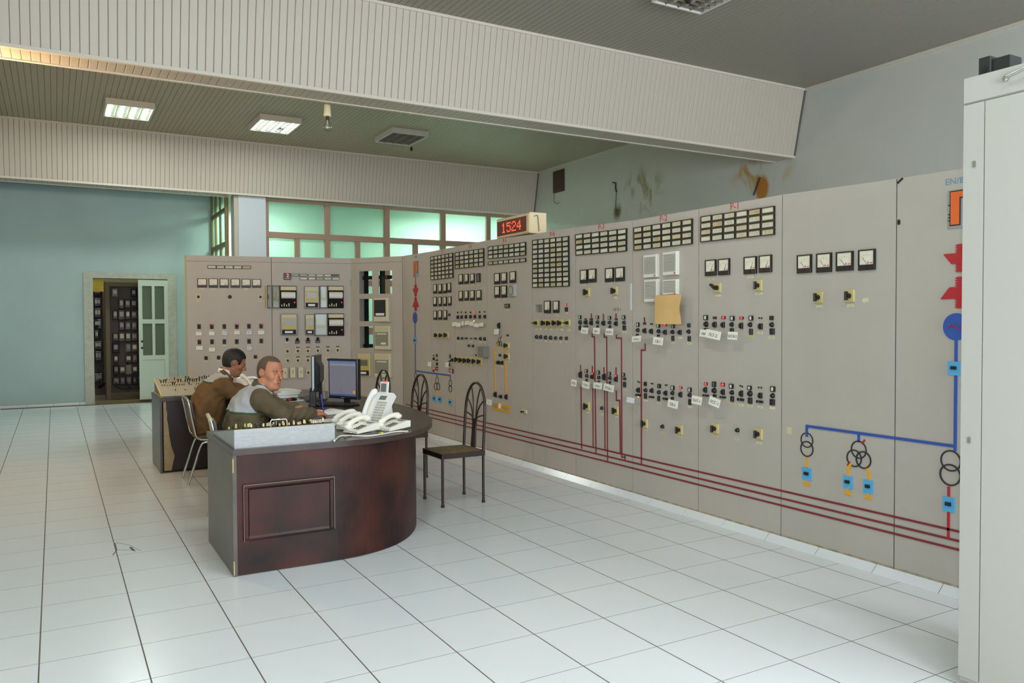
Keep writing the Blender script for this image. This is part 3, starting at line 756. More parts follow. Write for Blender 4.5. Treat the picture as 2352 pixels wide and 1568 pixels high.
def devs(P, Z, spec):
    """each line: type then numbers in zoom coordinates; boxes x0 y0 x1 y1, knobs x y r"""
    for line in spec.strip().splitlines():
        for it in line.split(';'):
            t = it.split()
            if not t: continue
            k, a = t[0], [float(q) for q in t[1:]]
            if k in ('kn', 'rd', 'dk', 'am', 'gr', 'rr'):
                u, v = Z(a[0], a[1]); x, z = P.loc(u, v); r = z-P.loc(u, Z(0, a[1]+a[2])[1])[1]
                if k == 'kn': d_knob(P, x-.012*P.shear(u, v), z, r)
                else: d_dot(P, x, z, r, {'rd': m_redlit, 'dk': m_blk, 'am': m_amber, 'gr': m_greenlit, 'rr': m_reddull}[k])
                continue
            (u0, v0), (u1, v1) = Z(a[0], a[1]), Z(a[2], a[3]); x0, x1, z0, z1 = P.boxpx(u0, v0, u1, v1); sh_ = PROT[k]*P.shear((u0+u1)/2, (v0+v1)/2); wm = x1-x0
            if sh_ < 0: x0 = min(x0-sh_, x1-wm*.45)
            else: x1 = max(x1-sh_, x0+wm*.45)
            if k == 'mt': d_meter(P, x0, x1, z0, z1, a[4] if len(a) > 4 else None)
            elif k == 'ys': d_yplate(P, x0, x1, z0, z1)
            elif k == 'yl': d_yplate(P, x0, x1, z0, z1, 'L')
            elif k == 'yh': d_yplate(P, x0, x1, z0, z1, 'H')
            elif k == 'yc': d_yplate(P, x0, x1, z0, z1, 'S', m_cream)
            elif k == 'sq': d_square(P, x0, x1, z0, z1)
            elif k == 'sg': d_square(P, x0, x1, z0, z1, m_lcd)
            elif k == 'sb': d_square(P, x0, x1, z0, z1, m_relay)
            elif k == 'bk': d_black(P, x0, x1, z0, z1)
            elif k == 'sw': d_black(P, x0, x1, z0, z1, True)
            elif k == 'rl': d_red(P, x0, x1, z0, z1)
            elif k == 'dl': d_red(P, x0, x1, z0, z1, m_reddull)
            elif k == 'lb': d_label(P, x0, x1, z0, z1)
            elif k == 'lo': d_label(P, x0, x1, z0, z1, m_yplate)
            elif k == 'br': d_bar(P, x0, x1, z0, z1)
            elif k == 'ti': d_tile(P, x0, x1, z0, z1)
def grid(P, TL, TR, BL, BR, nc, nr, gap=.96):
    c = [P.loc(*q) for q in (TL, TR, BL, BR)]
    def at(s, t): return ((c[0][0]*(1-s)+c[1][0]*s)*(1-t)+(c[2][0]*(1-s)+c[3][0]*s)*t, (c[0][1]*(1-s)+c[1][1]*s)*(1-t)+(c[2][1]*(1-s)+c[3][1]*s)*t)
    for r in range(nr):
        for k in range(nc):
            x, z = at((k+.5)/nc, (r+.5)/nr); w = (at((k+1)/nc, .5)[0]-at(k/nc, .5)[0])*gap; h = (at(.5, r/nr)[1]-at(.5, (r+1)/nr)[1])*gap
            d_tile(P, x-w/2, x+w/2, z-h/2, z+h/2)
LN = [0]
def line(P, pts, wd, m, y=-.004, name='mimic_line'):
    LN[0] += 1; y = y-.00022*(LN[0] % 9) if abs(y) > .002 else y
    mb = MB(); L = [np.array(p) for p in pts]
    for i_, (a, b) in enumerate(zip(L[:-1], L[1:])):
        d = b-a; ln = np.linalg.norm(d)
        if ln < 1e-5: continue
        y = y-.0001 if i_ % 2 else y+.0001*(i_ > 0)
        ex = wd/2 if len(L) > 2 else 0
        d /= ln; mb.obox(((a+b)/2)[0:1].tolist()+[y/2]+((a+b)/2)[1:2].tolist(), (d[0], 0, d[1]), (0,1,0), (-d[1], 0, d[0]), ln/2+ex, abs(y)/2, wd/2)
    return obj(name, mb, P.root, mat=m)
def linepx(P, Z, pts, wd, m): return line(P, [P.loc(*Z(*p)) for p in pts], wd, m)
def rings(P, Z, cs, m=None):
    for n_, (x, y, ry) in enumerate(cs):
        u, v = Z(x, y); c = P.loc(u, v); r = c[1]-P.loc(u, Z(x, y+ry)[1])[1]
        k = MB(); k.ring((0, 0), r, r*.86, -.004-.001*n_, 0, 32); o = obj('transformer_ring', k, P.root, (c[0], 0, c[1]), mat=m or m_ringk)
def bluesq(P, Z, x0, y0, x1, y1):
    (u0, v0), (u1, v1) = Z(x0, y0), Z(x1, y1); a, b, zb, zt = P.boxpx(u0, v0, u1, v1)
    k = MB(); k.box(a, b, -.006, 0, zb, zt); o = obj('breaker_symbol', k, P.root, mat=m_lblue)
    k = MB(); k.box(a+(b-a)*.28, b-(b-a)*.28, -.016, -.006, zb+(zt-zb)*.42, zb+(zt-zb)*.66); obj('position_indicator', k, o, mat=m_blk)
def wall_text(P, txt, u, v, hpx, m, name='painted_text', width=None):
    x, z = P.loc(u, v); hh = P.loc(u, v-hpx/2)[1]-P.loc(u, v+hpx/2)[1]
    me = text_mesh(txt, hh*1.35, m, .0006)
    o = obj(name, me, P.root, (x, -.001, z))
    if width:
        w = P.loc(u+width/2, v)[0]-P.loc(u-width/2, v)[0]; o.scale[0] = w/max(1e-4, o.dimensions[0])
    return o

# corner points of the board
topz = {u: on_axis(u, v, 0, XP) for u, v in ((2218, 390), (2060, 410), (1797, 447), (1605, 480), (1453, 506), (1322, 522), (1222, 538), (1118, 552), (1044, 567), (990, 577.5), (924, 588))}
seam = sorted(((p[1], p[2]) for u, p in topz.items() if u != 2218), reverse=True)     # far to near
zB = topz[924][2]
Bp = (XP, topz[924][1]); A2 = on_z(805, 593, zB); A1 = on_z(623, 589.5, zB); A0 = on_z(427, 586, zB)
lb = ['grey control bay with a small painted one-line diagram, next to the corner recorders',
      'grey control bay marked P-7 with three rows of meters under six rows of cards',
      'grey control bay marked P-6 with white tags and six rotary switches in a row',
      'grey control bay marked P-5 with the yellow busbar diagram, under the digital clock',
      'grey control bay marked P-4 with the tallest block of name cards, ten rows high',
      'grey control bay marked P-3 with two rows of tagged switches joined by red lines',
      'grey control bay marked P-2 with four louvred white boxes and a brown paper sheet',
      'grey control bay marked P-1 with four meters in two pairs above tagged switches',
      'bare grey control bay with four meters in one row and two rotary switches',
      'grey control bay with the big orange sign, red arrows and blue generator circle']
PX = []
holes = {4: [(1200+108*.2552, 680+76*.2552, 1200+180*.2552, 680+146*.2552)]}
for k in range(len(seam)):
    ya, za = seam[k]; yb, zb_ = seam[k+1] if k+1 < len(seam) else (seam[k][0]-.84, 2.235)
    PX.append(Panel((XP, ya), (XP, yb), za, zb_, lb[k], holes_px=holes.get(k, ())))
BL2, P7, P6, P5, P4, P3, P2, P1, P0, BL1 = PX
PE = Panel((XP, seam[-1][0]-.84), (XP, seam[-1][0]-1.60), 2.235, 2.20, 'plain grey control bay at the end of the board, mostly hidden by the pale cabinet')
Z2 = zoom(900, 540, .268); Z3 = zoom(1200, 440, .2041); Z4 = zoom(1200, 680, .2552); Z5 = zoom(1590, 440, .2168); Z6 = zoom(1590, 680, .2297); Z7 = zoom(1790, 380, .6505); Z1 = zoom(400, 560, .2381); ZC = zoom(840, 780, .17857); ZR = zoom(2140, 100, .4463)
zf = on_z(805, 593, zB)
HX = [(1785, 262, 1910, 480), (1970, 258, 2102, 480), (1787, 530, 1912, 745), (1790, 795, 1918, 1003)]
F2 = Panel((A2[0], A2[1]), Bp, zB, zB, 'grey corner control bay with open cut-outs and four chart recorders', holes_px=[Z1(a, b)+Z1(c_, d_) for a, b, c_, d_ in HX])
F1b = Panel((A1[0], A1[1]), (A2[0], A2[1]), zB, zB, 'grey control bay with five chart recorders, some with their glass doors open')
F1a = Panel((A0[0], A0[1]), (A1[0], A1[1]), zB, zB, 'grey end control bay with a row of six meters and rows of small black switches')
# yellowed side of the free end
k = MB(); k.box(-.02, .002, 0, .40, 0, zB); obj('side_plate', k, F1a.root, mat=m_panel_side)
for P in (F1a, F1b, F2):
    line(P, [(.004, zB-.075), (P.w-.004, zB-.075)], .004, mat('joint_shadow', (104, 98, 90), .8), -.0012, 'cover_joint')

grid(P4, (1224.9, 551.2), (1308.2, 542), (1224.9, 660.8), (1309.6, 657.4), 6, 10)
grid(P3, (1323, 538), (1441.9, 524.1), (1324.9, 587), (1441.2, 577.2), 6, 4)
grid(P2, (1457.2, 522.7), (1592.9, 501.2), (1458.2, 576.1), (1592.3, 560.8), 6, 4)
grid(P1, (1611.7, 496.8), (1781.9, 472.1), (1610.6, 557.1), (1781.9, 539.7), 6, 4)
grid(P5, (1123.2, 566.3), (1209.5, 555.5), (1123.2, 594.9), (1209.5, 586.9), 7, 3); grid(P5, (1123.2, 600.3), (1209.5, 592.3), (1123.2, 609.1), (1209.5, 601.1), 7, 1)
grid(P6, (1046.9, 579.7), (1113.1, 570), (1047.4, 617.7), (1113.1, 611), 6, 4)
grid(P7, (990.8, 589.6), (1041.5, 580.2), (991.1, 643.2), (1042.6, 637.8), 6, 6)
for P, s_, u, v, h in ((P1, 'P-1', 1688, 474, 17), (P2, 'P-2', 1524, 502, 15), (P3, 'P-3', 1381, 521, 14), (P4, 'P-4', 1268, 538, 12), (P5, 'P-5', 1159, 553, 10), (P6, 'P-6', 1080, 566, 9), (P7, 'P-7', 1016, 578, 7)):
    wall_text(P, s_, u, v, h, m_redtxt)
wall_text(P3, 'ШСВ-1', 1418, 711, 7, m_btn); wall_text(BL2, 'EN/BL', 955, 590, 6, m_bluetxt); 

devs(P0, Z5, '''mt 1108 670 1272 862 -38; mt 1312 652 1485 855 -36; mt 1522 635 1712 840 -40; mt 1757 614 1948 831 -38
ys 1290 1060 1390 1180; ys 1612 1040 1725 1168; lb 1318 1200 1378 1225; lb 1645 1193 1710 1220''')
devs(P1, Z5, '''mt 135 722 260 892 24; mt 272 710 405 884 24; mt 545 688 690 872 26; mt 705 672 850 857 26
yl 230 968 310 1070; ys 660 937 745 1050; lb 172 913 230 937; lb 585 888 650 915; lb 243 1090 303 1112; lb 672 1070 740 1092''')
devs(P1, Z6, '''sq 110 190 160 238; kn 132 280 25; bk 110 318 160 380; dl 205 203 245 228; sw 197 255 245 312; rl 290 200 335 228; sw 282 258 328 315
sq 375 198 425 245; kn 388 283 25; bk 370 320 418 378; rl 472 205 515 230; sw 463 265 510 325; sq 562 195 613 243; kn 572 285 25; bk 562 325 608 385
dk 672 218 7; dk 697 220 7; sw 653 272 705 332; sb 770 197 815 238; kn 788 285 25; bk 768 322 825 383; lb 652 353 705 377; lb 765 397 825 425
lo 370 388 430 410; lo 557 388 620 412; lb 110 383 140 400
rl 118 862 155 888; sw 108 908 150 962; br 105 982 168 1000; sg 195 852 240 905; kn 213 942 25; bk 200 980 243 1037; rl 285 865 328 900; sw 282 928 327 985; br 275 1000 340 1018
sq 365 875 415 922; kn 390 962 25; bk 375 998 420 1053; dk 483 895 7; dk 503 903 7; sw 465 942 510 1002; br 450 1020 520 1045; lb 468 1077 515 1102
sq 548 893 598 935; kn 570 972 27; bk 550 1013 602 1073; lb 555 1087 605 1108; dk 667 912 7; dk 694 914 7; sw 650 963 703 1020; br 640 1042 712 1065; lb 657 1097 708 1118
sq 778 900 832 953; kn 797 993 27; bk 768 1028 828 1088; lb 775 1105 828 1130; lo 380 1062 430 1088
ys 193 1275 268 1370; ys 622 1325 705 1427; kn 445 1337 22; lb 213 1383 257 1407; lb 427 1417 468 1440; lb 643 1453 695 1477''')
devs(P2, Z4, '''sq 1022 235 1055 275; kn 1033 305 19; bk 1018 338 1047 385; dl 1085 235 1113 255; sw 1083 288 1115 332; dk 1158 250 5; dk 1172 250 5; lo 1145 272 1175 290; sw 1140 293 1175 338; lb 1150 355 1180 370
sq 1207 243 1240 282; kn 1220 315 19; bk 1207 345 1237 390; rl 1270 248 1300 268; sw 1265 302 1300 345; sq 1340 258 1373 287; kn 1345 322 19; bk 1337 355 1367 402; lb 1340 410 1370 425
lo 1400 265 1440 285; sw 1397 303 1433 348; lb 1405 365 1437 383; bk 1480 245 1513 280; kn 1490 318 19; bk 1482 360 1518 405; lb 1483 418 1520 435; lb 1213 400 1235 415; lb 1020 393 1047 408
dk 1043 768 5; dk 1056 775 5; sw 1027 822 1058 865; br 1020 880 1065 898; am 1048 904 6; sb 1090 770 1120 805; kn 1103 845 19; bk 1090 872 1122 920; lb 1095 932 1128 947
dk 1163 785 5; dk 1176 787 5; sw 1147 827 1180 868; br 1140 897 1187 915; sg 1213 788 1248 825; kn 1223 862 19; bk 1210 895 1240 942; lb 1213 952 1247 968
dk 1290 800 5; dk 1303 800 5; sw 1270 848 1305 892; br 1265 912 1310 932; sq 1335 803 1370 845; kn 1345 870 19; bk 1332 905 1365 955; lb 1335 965 1365 978
rl 1410 810 1440 832; sw 1403 858 1440 908; sq 1487 820 1525 863; kn 1500 888 19; bk 1488 925 1522 977; lb 1490 985 1525 1003
ys 1078 1105 1130 1185; kn 1255 1170 20; ys 1387 1160 1445 1243; lb 1093 1193 1127 1210; lb 1247 1222 1280 1240; lb 1400 1253 1435 1270''')
devs(P3, Z3, '''mt 648 880 735 1030 24; mt 740 870 835 1020 26; mt 930 860 1033 1015 24; mt 1043 850 1155 1008 24; ys 697 1085 762 1180; ys 1007 1070 1075 1165
lb 673 1040 707 1058; lb 778 1033 813 1052; lb 970 1020 1005 1040; lb 1080 1015 1120 1035; lo 718 1187 757 1207; lb 1030 1180 1067 1205''')
devs(P3, Z4, '''sq 503 172 532 205; kn 515 235 18; bk 502 262 530 305; lb 503 313 533 328; dk 565 205 5; dk 576 205 5; sw 553 215 585 255; br 552 265 592 280; lo 557 302 590 315
dl 605 200 635 215; sw 602 218 635 262; sq 660 175 690 205; kn 672 235 18; bk 662 262 688 302; sw 710 220 745 265; sq 770 178 800 210; kn 780 237 18; bk 773 262 800 305
dl 830 200 858 215; sw 823 225 858 268; sq 895 172 928 208; kn 910 237 18; bk 897 262 933 305; lb 900 315 935 330
sw 505 675 537 735; sq 560 657 590 688; kn 575 715 18; bk 565 745 590 787; rl 617 685 645 705; sw 613 703 643 745; sq 668 668 698 702; kn 683 730 17; bk 673 757 698 793
sw 718 695 750 755; sq 770 680 798 712; kn 783 735 17; bk 773 765 800 803; rl 830 705 858 724; sw 825 724 858 768; sq 893 690 925 722; kn 917 742 14; bk 903 770 933 818; lb 905 835 935 850
ys 560 950 608 1028; kn 710 1005 16; ys 817 990 868 1068; lb 575 1035 607 1050; lb 697 1055 728 1070; lb 835 1075 865 1090''')
devs(P4, Z4, '''mt 195 42 258 152 24; mt 275 42 335 150 24; rd 396 75 9; bk 378 100 410 138; lb 217 165 240 178; lb 297 160 320 175; lb 388 143 410 157
yh 108 210 150 272; ys 180 212 222 272; ys 228 214 268 274; ys 278 210 320 272; ys 325 210 368 274; yh 390 208 432 270
lb 115 290 135 303; lb 155 290 175 303; lb 203 290 222 305; lb 250 293 270 308; lb 298 290 318 303; lb 345 295 366 310; lb 408 296 430 312
kn 123 366 17; kn 160 367 17; kn 204 371 17; kn 249 373 17; kn 294 376 17; kn 342 377 17; kn 392 378 17
lb 122 397 138 408; lb 160 397 176 408; lb 202 400 219 411; lb 245 402 262 413; lb 289 405 306 416; lb 337 407 354 418; lb 390 408 408 420''')
devs(P5, Z2, '''mt 878 325 930 420 -40; mt 937 320 990 415 -40; mt 1010 310 1067 408 -30; mt 880 437 930 535 30; mt 937 432 990 535 -40
lb 897 425 922 436; lb 953 418 978 429; lb 900 543 920 554; lb 955 540 978 551; lb 1035 535 1058 546; sg 965 588 1013 623; lb 985 633 1003 645
sw 907 748 930 800; kn 990 857 11; lb 983 875 1003 888; ys 970 918 1010 970; ys 973 1010 1010 1065; lb 988 977 1007 990; lb 990 1075 1010 1087
kn 923 1027 12; lb 918 1045 935 1056; sw 893 1073 925 1105; sw 927 1075 957 1108; lb 900 1115 922 1126; lb 935 1120 957 1131
sw 870 1340 900 1385; sw 915 1365 945 1395; sw 965 1360 992 1405; yc 1110 1495 1160 1525''')
devs(P6, Z2, '''mt 573 335 613 420; mt 622 332 660 417; mt 672 330 712 412; sg 722 328 762 402; mt 575 478 613 562; mt 623 475 660 560; mt 670 472 713 560; mt 725 470 770 557
lb 590 428 608 439; lb 635 425 652 436; lb 682 420 700 431; lb 737 420 757 431; lb 590 570 608 580; lb 635 567 652 578; lb 682 567 700 578; lb 740 565 760 577
dk 567 662 7; rr 597 660 7; dk 635 661 7; dk 677 661 7; rd 714 660 8; dk 755 658 7; dk 797 656 7
bk 551 687 576 716; bk 585 686 609 715; bk 621 684 646 714; bk 660 683 685 713; bk 698 683 723 713; bk 740 683 764 713; bk 782 682 808 713; am 708 735 6
kn 566 882 14; kn 600 883 12; br 625 876 650 889; kn 677 884 7; br 703 878 728 891; kn 756 886 15; kn 792 888 15; kn 657 946 12; kn 693 948 12; rr 722 1027 8
lb 565 906 580 916; lb 595 906 609 916; lb 670 907 686 918; lb 750 910 767 921; lb 786 912 803 923
ys 548 1037 583 1092; ys 584 1042 619 1097; ys 620 1046 655 1101; ys 656 1047 692 1102; ys 696 1052 733 1106; ys 740 1056 777 1110
lb 566 1097 582 1107; lb 600 1101 616 1111; lb 636 1105 652 1115; lb 672 1107 689 1117; lb 713 1111 730 1121; lb 757 1115 775 1126''')
devs(P7, Z2, '''mt 355 420 388 500; mt 398 418 432 500; mt 440 415 474 497; mt 478 408 510 490; mt 355 530 390 610; mt 400 530 430 608; mt 440 527 473 607; mt 482 525 513 603
mt 357 647 390 725; mt 398 645 433 723; mt 443 642 476 725; kn 491 682 11; ys 375 833 405 880; ys 415 835 447 880; ys 455 830 490 882
lb 371 508 385 517; lb 412 508 427 517; lb 452 506 468 515; lb 488 500 503 509; lb 371 616 385 625; lb 413 615 427 624; lb 452 615 467 624; lb 372 732 386 741; lb 412 731 428 740; lb 452 730 468 739''')
devs(P7, ZC, '''rr 877 203 8; sq 900 183 923 217; bk 858 225 887 262; kn 913 262 13; bk 902 292 928 330; rl 872 355 898 380; br 905 348 931 361; br 905 378 931 391; br 866 385 880 410
sq 1065 192 1095 232; sw 1097 240 1128 278; kn 1080 275 13; bk 1068 295 1086 340; br 1070 372 1091 384; br 1070 400 1091 412; rl 1093 385 1118 408; br 1120 375 1130 435''')
devs(F1a, Z1, '''ti 323 207 405 238; ti 407 208 488 239; ti 490 209 571 240; ti 573 210 655 241; ti 657 211 740 242
mt 223 333 317 420; mt 333 333 422 422; mt 438 335 527 423; mt 545 336 635 422; mt 650 338 738 422; mt 752 340 838 422
lb 250 428 288 438; lb 358 428 394 438; lb 462 428 498 438; lb 676 430 712 440; lb 777 430 812 440
yc 207 482 262 540; yc 807 483 858 540; kn 537 510 16; lb 520 538 555 549; lb 215 546 250 556; lb 813 546 848 556
sw 223 775 257 820; sw 345 775 380 820; sw 466 774 500 819; sw 587 773 621 818; sw 704 771 738 816; sw 822 770 856 815
gr 231 781 7; rd 370 780 8; rd 610 776 9; rd 846 774 9; lb 220 826 257 836; lb 343 825 380 835; lb 466 825 500 835; lb 585 823 622 833; lb 702 823 738 833; lb 820 820 856 830
sw 226 923 260 968; sw 348 921 382 966; sw 467 920 501 965; sw 587 919 621 964; sw 706 916 740 961; sw 823 913 857 958; rd 250 930 8
lb 348 975 382 985; lb 467 972 501 982; lb 587 971 621 981; lb 706 969 740 979; lb 823 964 857 974
sw 290 1083 324 1118; sw 412 1079 445 1113; sw 768 1072 801 1106; lb 290 1124 324 1134; lb 412 1120 445 1130; lb 770 1111 800 1121''')
devs(F1b, Z1, '''ti 1295 291 1362 314; ti 1370 292 1437 315; ti 1447 293 1515 316; ti 1213 321 1285 347; ti 1292 322 1362 348; ti 1369 322 1437 348; ti 1447 323 1515 349; ti 1523 324 1592 350; sg 1127 288 1205 312; sg 1207 289 1285 313; sb 1517 293 1592 316
yc 1068 1008 1117 1060; yc 1169 1006 1218 1058; yc 1266 1005 1314 1057; yc 1362 1003 1409 1054; yc 1459 1001 1506 1052; yc 1554 999 1600 1050
yc 1072 1098 1122 1150; yc 1169 1098 1218 1150; yc 1266 1096 1314 1147; yc 1362 1092 1409 1143; yc 1459 1090 1506 1141; yc 1270 1213 1318 1268
rr 1184 997 5; rr 1202 997 5; rr 1281 996 5; rr 1299 996 5; rr 1377 994 5; rr 1395 994 5; rr 1474 992 5; rr 1491 992 5; rr 1569 990 5; rr 1586 990 5; rr 1184 1089 5; rr 1202 1089 5; rr 1281 1087 5; rr 1299 1087 5; rr 1377 1084 5; rr 1395 1084 5''')
# P-5 round-faced grey instrument
x0, x1, z0, z1 = P5.boxpx(*(Z2(1010, 425)+Z2(1070, 525)))
k = MB(); k.use(mat('grey_instrument', (170, 168, 162), .45)); k.bev(x0, x1, -.03, 0, z0, z1, .004); o = obj('round_instrument', k, P5.root)
k = MB(); k.ring(((x0+x1)/2, (z0+z1)/2), min(x1-x0, z1-z0)*.42, min(x1-x0, z1-z0)*.36, -.033, -.03, 24); obj('bezel', k, o, mat=m_lcd)
# grey box on P-6
x0, x1, z0, z1 = P6.boxpx(*(Z2(782, 950)+Z2(833, 1040))); k = MB(); k.bev(x0, x1, -.07, 0, z0, z1, .004); obj('small_grey_box', k, P6.root, mat=mat('box_grey', (126, 124, 118), .5))
# opening in P-4
h = P4.holes[0]; k = MB(); k.box(h[0]-.005, h[1]+.005, .10, .11, h[2]-.005, h[3]+.005); obj('recess_back', k, P4.root, mat=m_white)
# louvred boxes on P-2
for n_, (a, b, c_, d_) in enumerate(((1392, 710, 1540, 965), (1610, 677, 1765, 938), (1400, 987, 1545, 1240), (1610, 990, 1765, 1158))):
    x0, x1, z0, z1 = P2.boxpx(*(Z3(a, b)+Z3(c_, d_)))
    k = MB(); k.bev(x0, x1, -.03, 0, z0, z1, .003); o = obj('louvred_box', k, P2.root, mat=m_white)
    nl = 14 if n_ < 2 else (12 if n_ == 2 else 8)
    me = MB(); me.box(0, (x1-x0)*.84, -.003, 0, 0, (z1-z0)*.030*14/nl*.72); me = fix_normals(me.mesh('louvre', m_btn))
    for i in range(nl):
        obj('louvre', me, o, (x0+(x1-x0)*.08, -.030, z0+(z1-z0)*(.16+.70*i/(nl-1))))
    k = MB(); k.box(x1-(x1-x0)*.18, x1-(x1-x0)*.07, -.032, -.03, z0+(z1-z0)*.04, z0+(z1-z0)*.10); obj('red_mark', k, o, mat=m_redink)
# aluminium strip over the joint
x0, x1, z0, z1 = P3.boxpx(1447.5, 651, 1452, 712); k = MB(); k.box(P3.w-.028, P3.w-.006, -.006, 0, z0, z1); obj('joint_strip', k, P3.root, mat=mat('bare_aluminium', (206, 210, 214), .3))

# paint flake, latch, keyhole and a faded sticker on the plain bays
x, z = P0.loc(1988, 689); k = MB(); k.prism([(x-.026, z-.004), (x-.008, z-.016), (x+.006, z-.008), (x+.024, z-.012), (x+.016, z+.004), (x+.022, z+.016), (x+.004, z+.010), (x-.010, z+.014)], -.0006, 0); obj('paint_flake', k, P0.root, mat=m_sock)
d_label(P0, *P0.boxpx(1808, 981, 1818, 996), m=m_cream)
x, z = BL1.loc(2065, 510); k = MB(); k.cyl((x, -.004, z-.006), (x, 0, z-.006), .009, n=10); k.cyl((x, -.004, z+.006), (x, 0, z+.006), .009, n=10); obj('keyhole', k, BL1.root, mat=m_steel)
x, z = BL1.loc(2068, 415); k = MB(); k.obox((x, -.003, z), (.8, 0, .6), (0,1,0), (-.6, 0, .8), .02, .003, .005); obj('latch', k, BL1.root, mat=m_steel)
# grime line along the foot of the board
for P in PX:
    k = MB(); k.box(.004, P.w-.004, -.0012, 0, .0455, .058); obj('rusty_foot', k, P.root, mat=mat('rusty_foot_edge', (150, 132, 100), .8, c2=(178, 168, 150), var=.15, scale=18))
# busbar lines across the board
zl = [np.mean([on_axis(u, v, 0, XP)[2] for u, v in q]) for q in (((1200, 988), (1451, 1046), (1790, 1126.8), (2030, 1183)), ((1200, 998), (1451, 1062), (1790, 1142), (2030, 1204.8)), ((1200, 1009), (1451, 1074), (1790, 1159.3), (2030, 1222)))]
for P in PX:
    for z in zl: line(P, [(.0025 if P is not BL2 else .1, z), (P.w-.0025, z)], .012, m_redline)
W1 = .011
for pts in ([(630, 340), (630, 365), (650, 365), (664, 1405)], [(530, 810), (535, 1372)], [(635, 825), (638, 1352)], [(737, 345), (737, 368), (760, 368), (768, 1480)], [(742, 830), (745, 1380)],
            [(848, 350), (848, 377), (893, 377), (897, 1448), (925, 1448)], [(925, 1432), (925, 1470)], [(848, 855), (848, 937), (878, 937), (884, 1415)], [(622, 155), (623, 198)], [(731, 158), (732, 216)], [(845, 155), (845, 198)],
            [(524, 617), (525, 672)], [(630, 627), (631, 683)], [(735, 638), (736, 692)], [(845, 640), (845, 703)]): linepx(P3, Z4, pts, W1, m_redline)
for pts in ([(1107, 432), (1107, 485), (1072, 485), (1073, 1508)], [(1100, 190), (1101, 233)]): linepx(P2, Z4, pts, W1, m_redline)
# yellow diagram on P-5
for pts in ([(905, 945), (882, 985), (887, 1345)], [(950, 950), (970, 985), (980, 1362)]): linepx(P5, Z2, pts, .020, m_yelline)
for pts in ([(885, 1452), (1015, 1473)], [(866, 1484), (1015, 1514)]): linepx(P5, Z2, pts, .032, m_yelline)
rings(P5, Z2, [(922, 895, 20), (911, 930, 21), (935, 930, 21)]); linepx(P5, Z2, [(930, 885), (943, 862)], .012, m_redpaint)
# mimic diagrams of the two generator bays
def mimic_sign(P, u0, v0, u1, v1):
    x0, x1, z0, z1 = P.boxpx(u0, v0, u1, v1)
    k = MB(); k.box(x0, x1, -.004, 0, z0, z1); o = obj('sign_plate', k, P.root, mat=m_sign); w, h = x1-x0, z1-z0
    k = MB(); k.use(m_ink); t = .006
    for g, m, yy in ((t, m_ink, -.006), (0, m_orange, -.008)):
        k.use(m); k.box(x0+w*.10-g, x0+w*.34+g, yy, -.004, z0+h*.10-g, z0+h*.95+g); k.box(x0+w*.62-g, x0+w*.86+g, yy, -.004, z0+h*.30-g, z0+h*.95+g); k.box(x0+w*.34+g, x0+w*.62-g, yy, -.004, z0+h*.80-g, z0+h*.95+g)
    k.use(m_ink)
    for q in (.2, .28, .36, .6): k.box(x0+w*.03, x0+w*.10, -.006, -.004, z0+h*q, z0+h*q+.006)
    obj('sign_emblem', k, o)
def arrow_symbol(P, c, zt, zb, ws, wt, up):
    """ridged stem, flared skirt, ridged stem"""
    h = zt-zb; k = MB(); cx = c
    def sec(a, b, w0, w1): k.prism([(cx-w0, a), (cx+w0, a), (cx+w1, b), (cx-w1, b)], -.006, 0)
    n = 4
    for (a, b) in ((zt-h*.32, zt), (zb, zb+h*.30)):
        sec(a, b, ws*.82, ws*.82)
        for i in range(n): q = a+(b-a)*(i+.25)/n; k.prism([(cx-ws, q), (cx+ws, q), (cx+ws, q+(b-a)/n*.5), (cx-ws, q+(b-a)/n*.5)], -.0065, 0)
    if up: sec(zb+h*.30+.0005, zt-h*.32-.0005, wt, wt*.62)
    else: sec(zb+h*.30+.0005, zt-h*.32-.0005, wt*.62, wt)
    obj('arrow_symbol', k, P.root, mat=m_redpaint)
def sine(P, cx, cz, r):
    pts = [(cx-r*.55+r*1.1*i/16, cz+math.sin(i/16*2*math.pi)*r*.13) for i in range(17)]; line(P, pts, r*.07, m_redpaint, -.008, 'sine_mark')
def generator(P, cx, cz, r):
    k = MB(); k.cyl((cx, 0, cz), (cx, -.005, cz), r, n=40); obj('generator_circle', k, P.root, mat=m_blueline); sine(P, cx, cz, r)
def LX(P, Z, x, y): return P.loc(*Z(x, y))
P = BL1
mimic_sign(P, 2177, 432.5, 2262, 521.8); wall_text(P, 'EN/BL-1', 2207, 414, 15, m_bluetxt, width=68)
cx = LX(P, ZR, 138, 1100)[0]+.035; z_ = lambda y: LX(P, ZR, 138, y)[1]
line(P, [(cx, z_(945)), (cx, z_(1032))], .014, m_redpaint); line(P, [(cx, z_(1170)), (cx, z_(1204))], .02, m_redpaint); line(P, [(cx, z_(1358)), (cx, z_(1390))], .014, m_redpaint)
xw = cx-LX(P, ZR, 62, 1100)[0]
arrow_symbol(P, cx, z_(1032), z_(1175), xw*.42, xw, False); arrow_symbol(P, cx, z_(1200), z_(1362), xw*.42, xw*1.12, True)
gc = LX(P, ZR, 128, 1457); gr = gc[1]-LX(P, ZR, 128, 1527)[1]; generator(P, gc[0], gc[1], gr)
bx = LX(P, Z7, 606, 990)[0]
line(P, [(gc[0], gc[1]-gr), (gc[0], LX(P, Z7, 607, 1005)[1])], .016, m_blueline); zh = LX(P, Z7, 607, 990)[1]
bluesq(P, Z7, 597, 692, 640, 740)
zh = np.mean([LX(P, Z7, 607, 990)[1], LX(P0, Z7, 98, 918)[1], LX(P, Z7, 400, 961)[1]])
line(P, [(.0025, zh), (gc[0], zh)], .016, m_blueline)
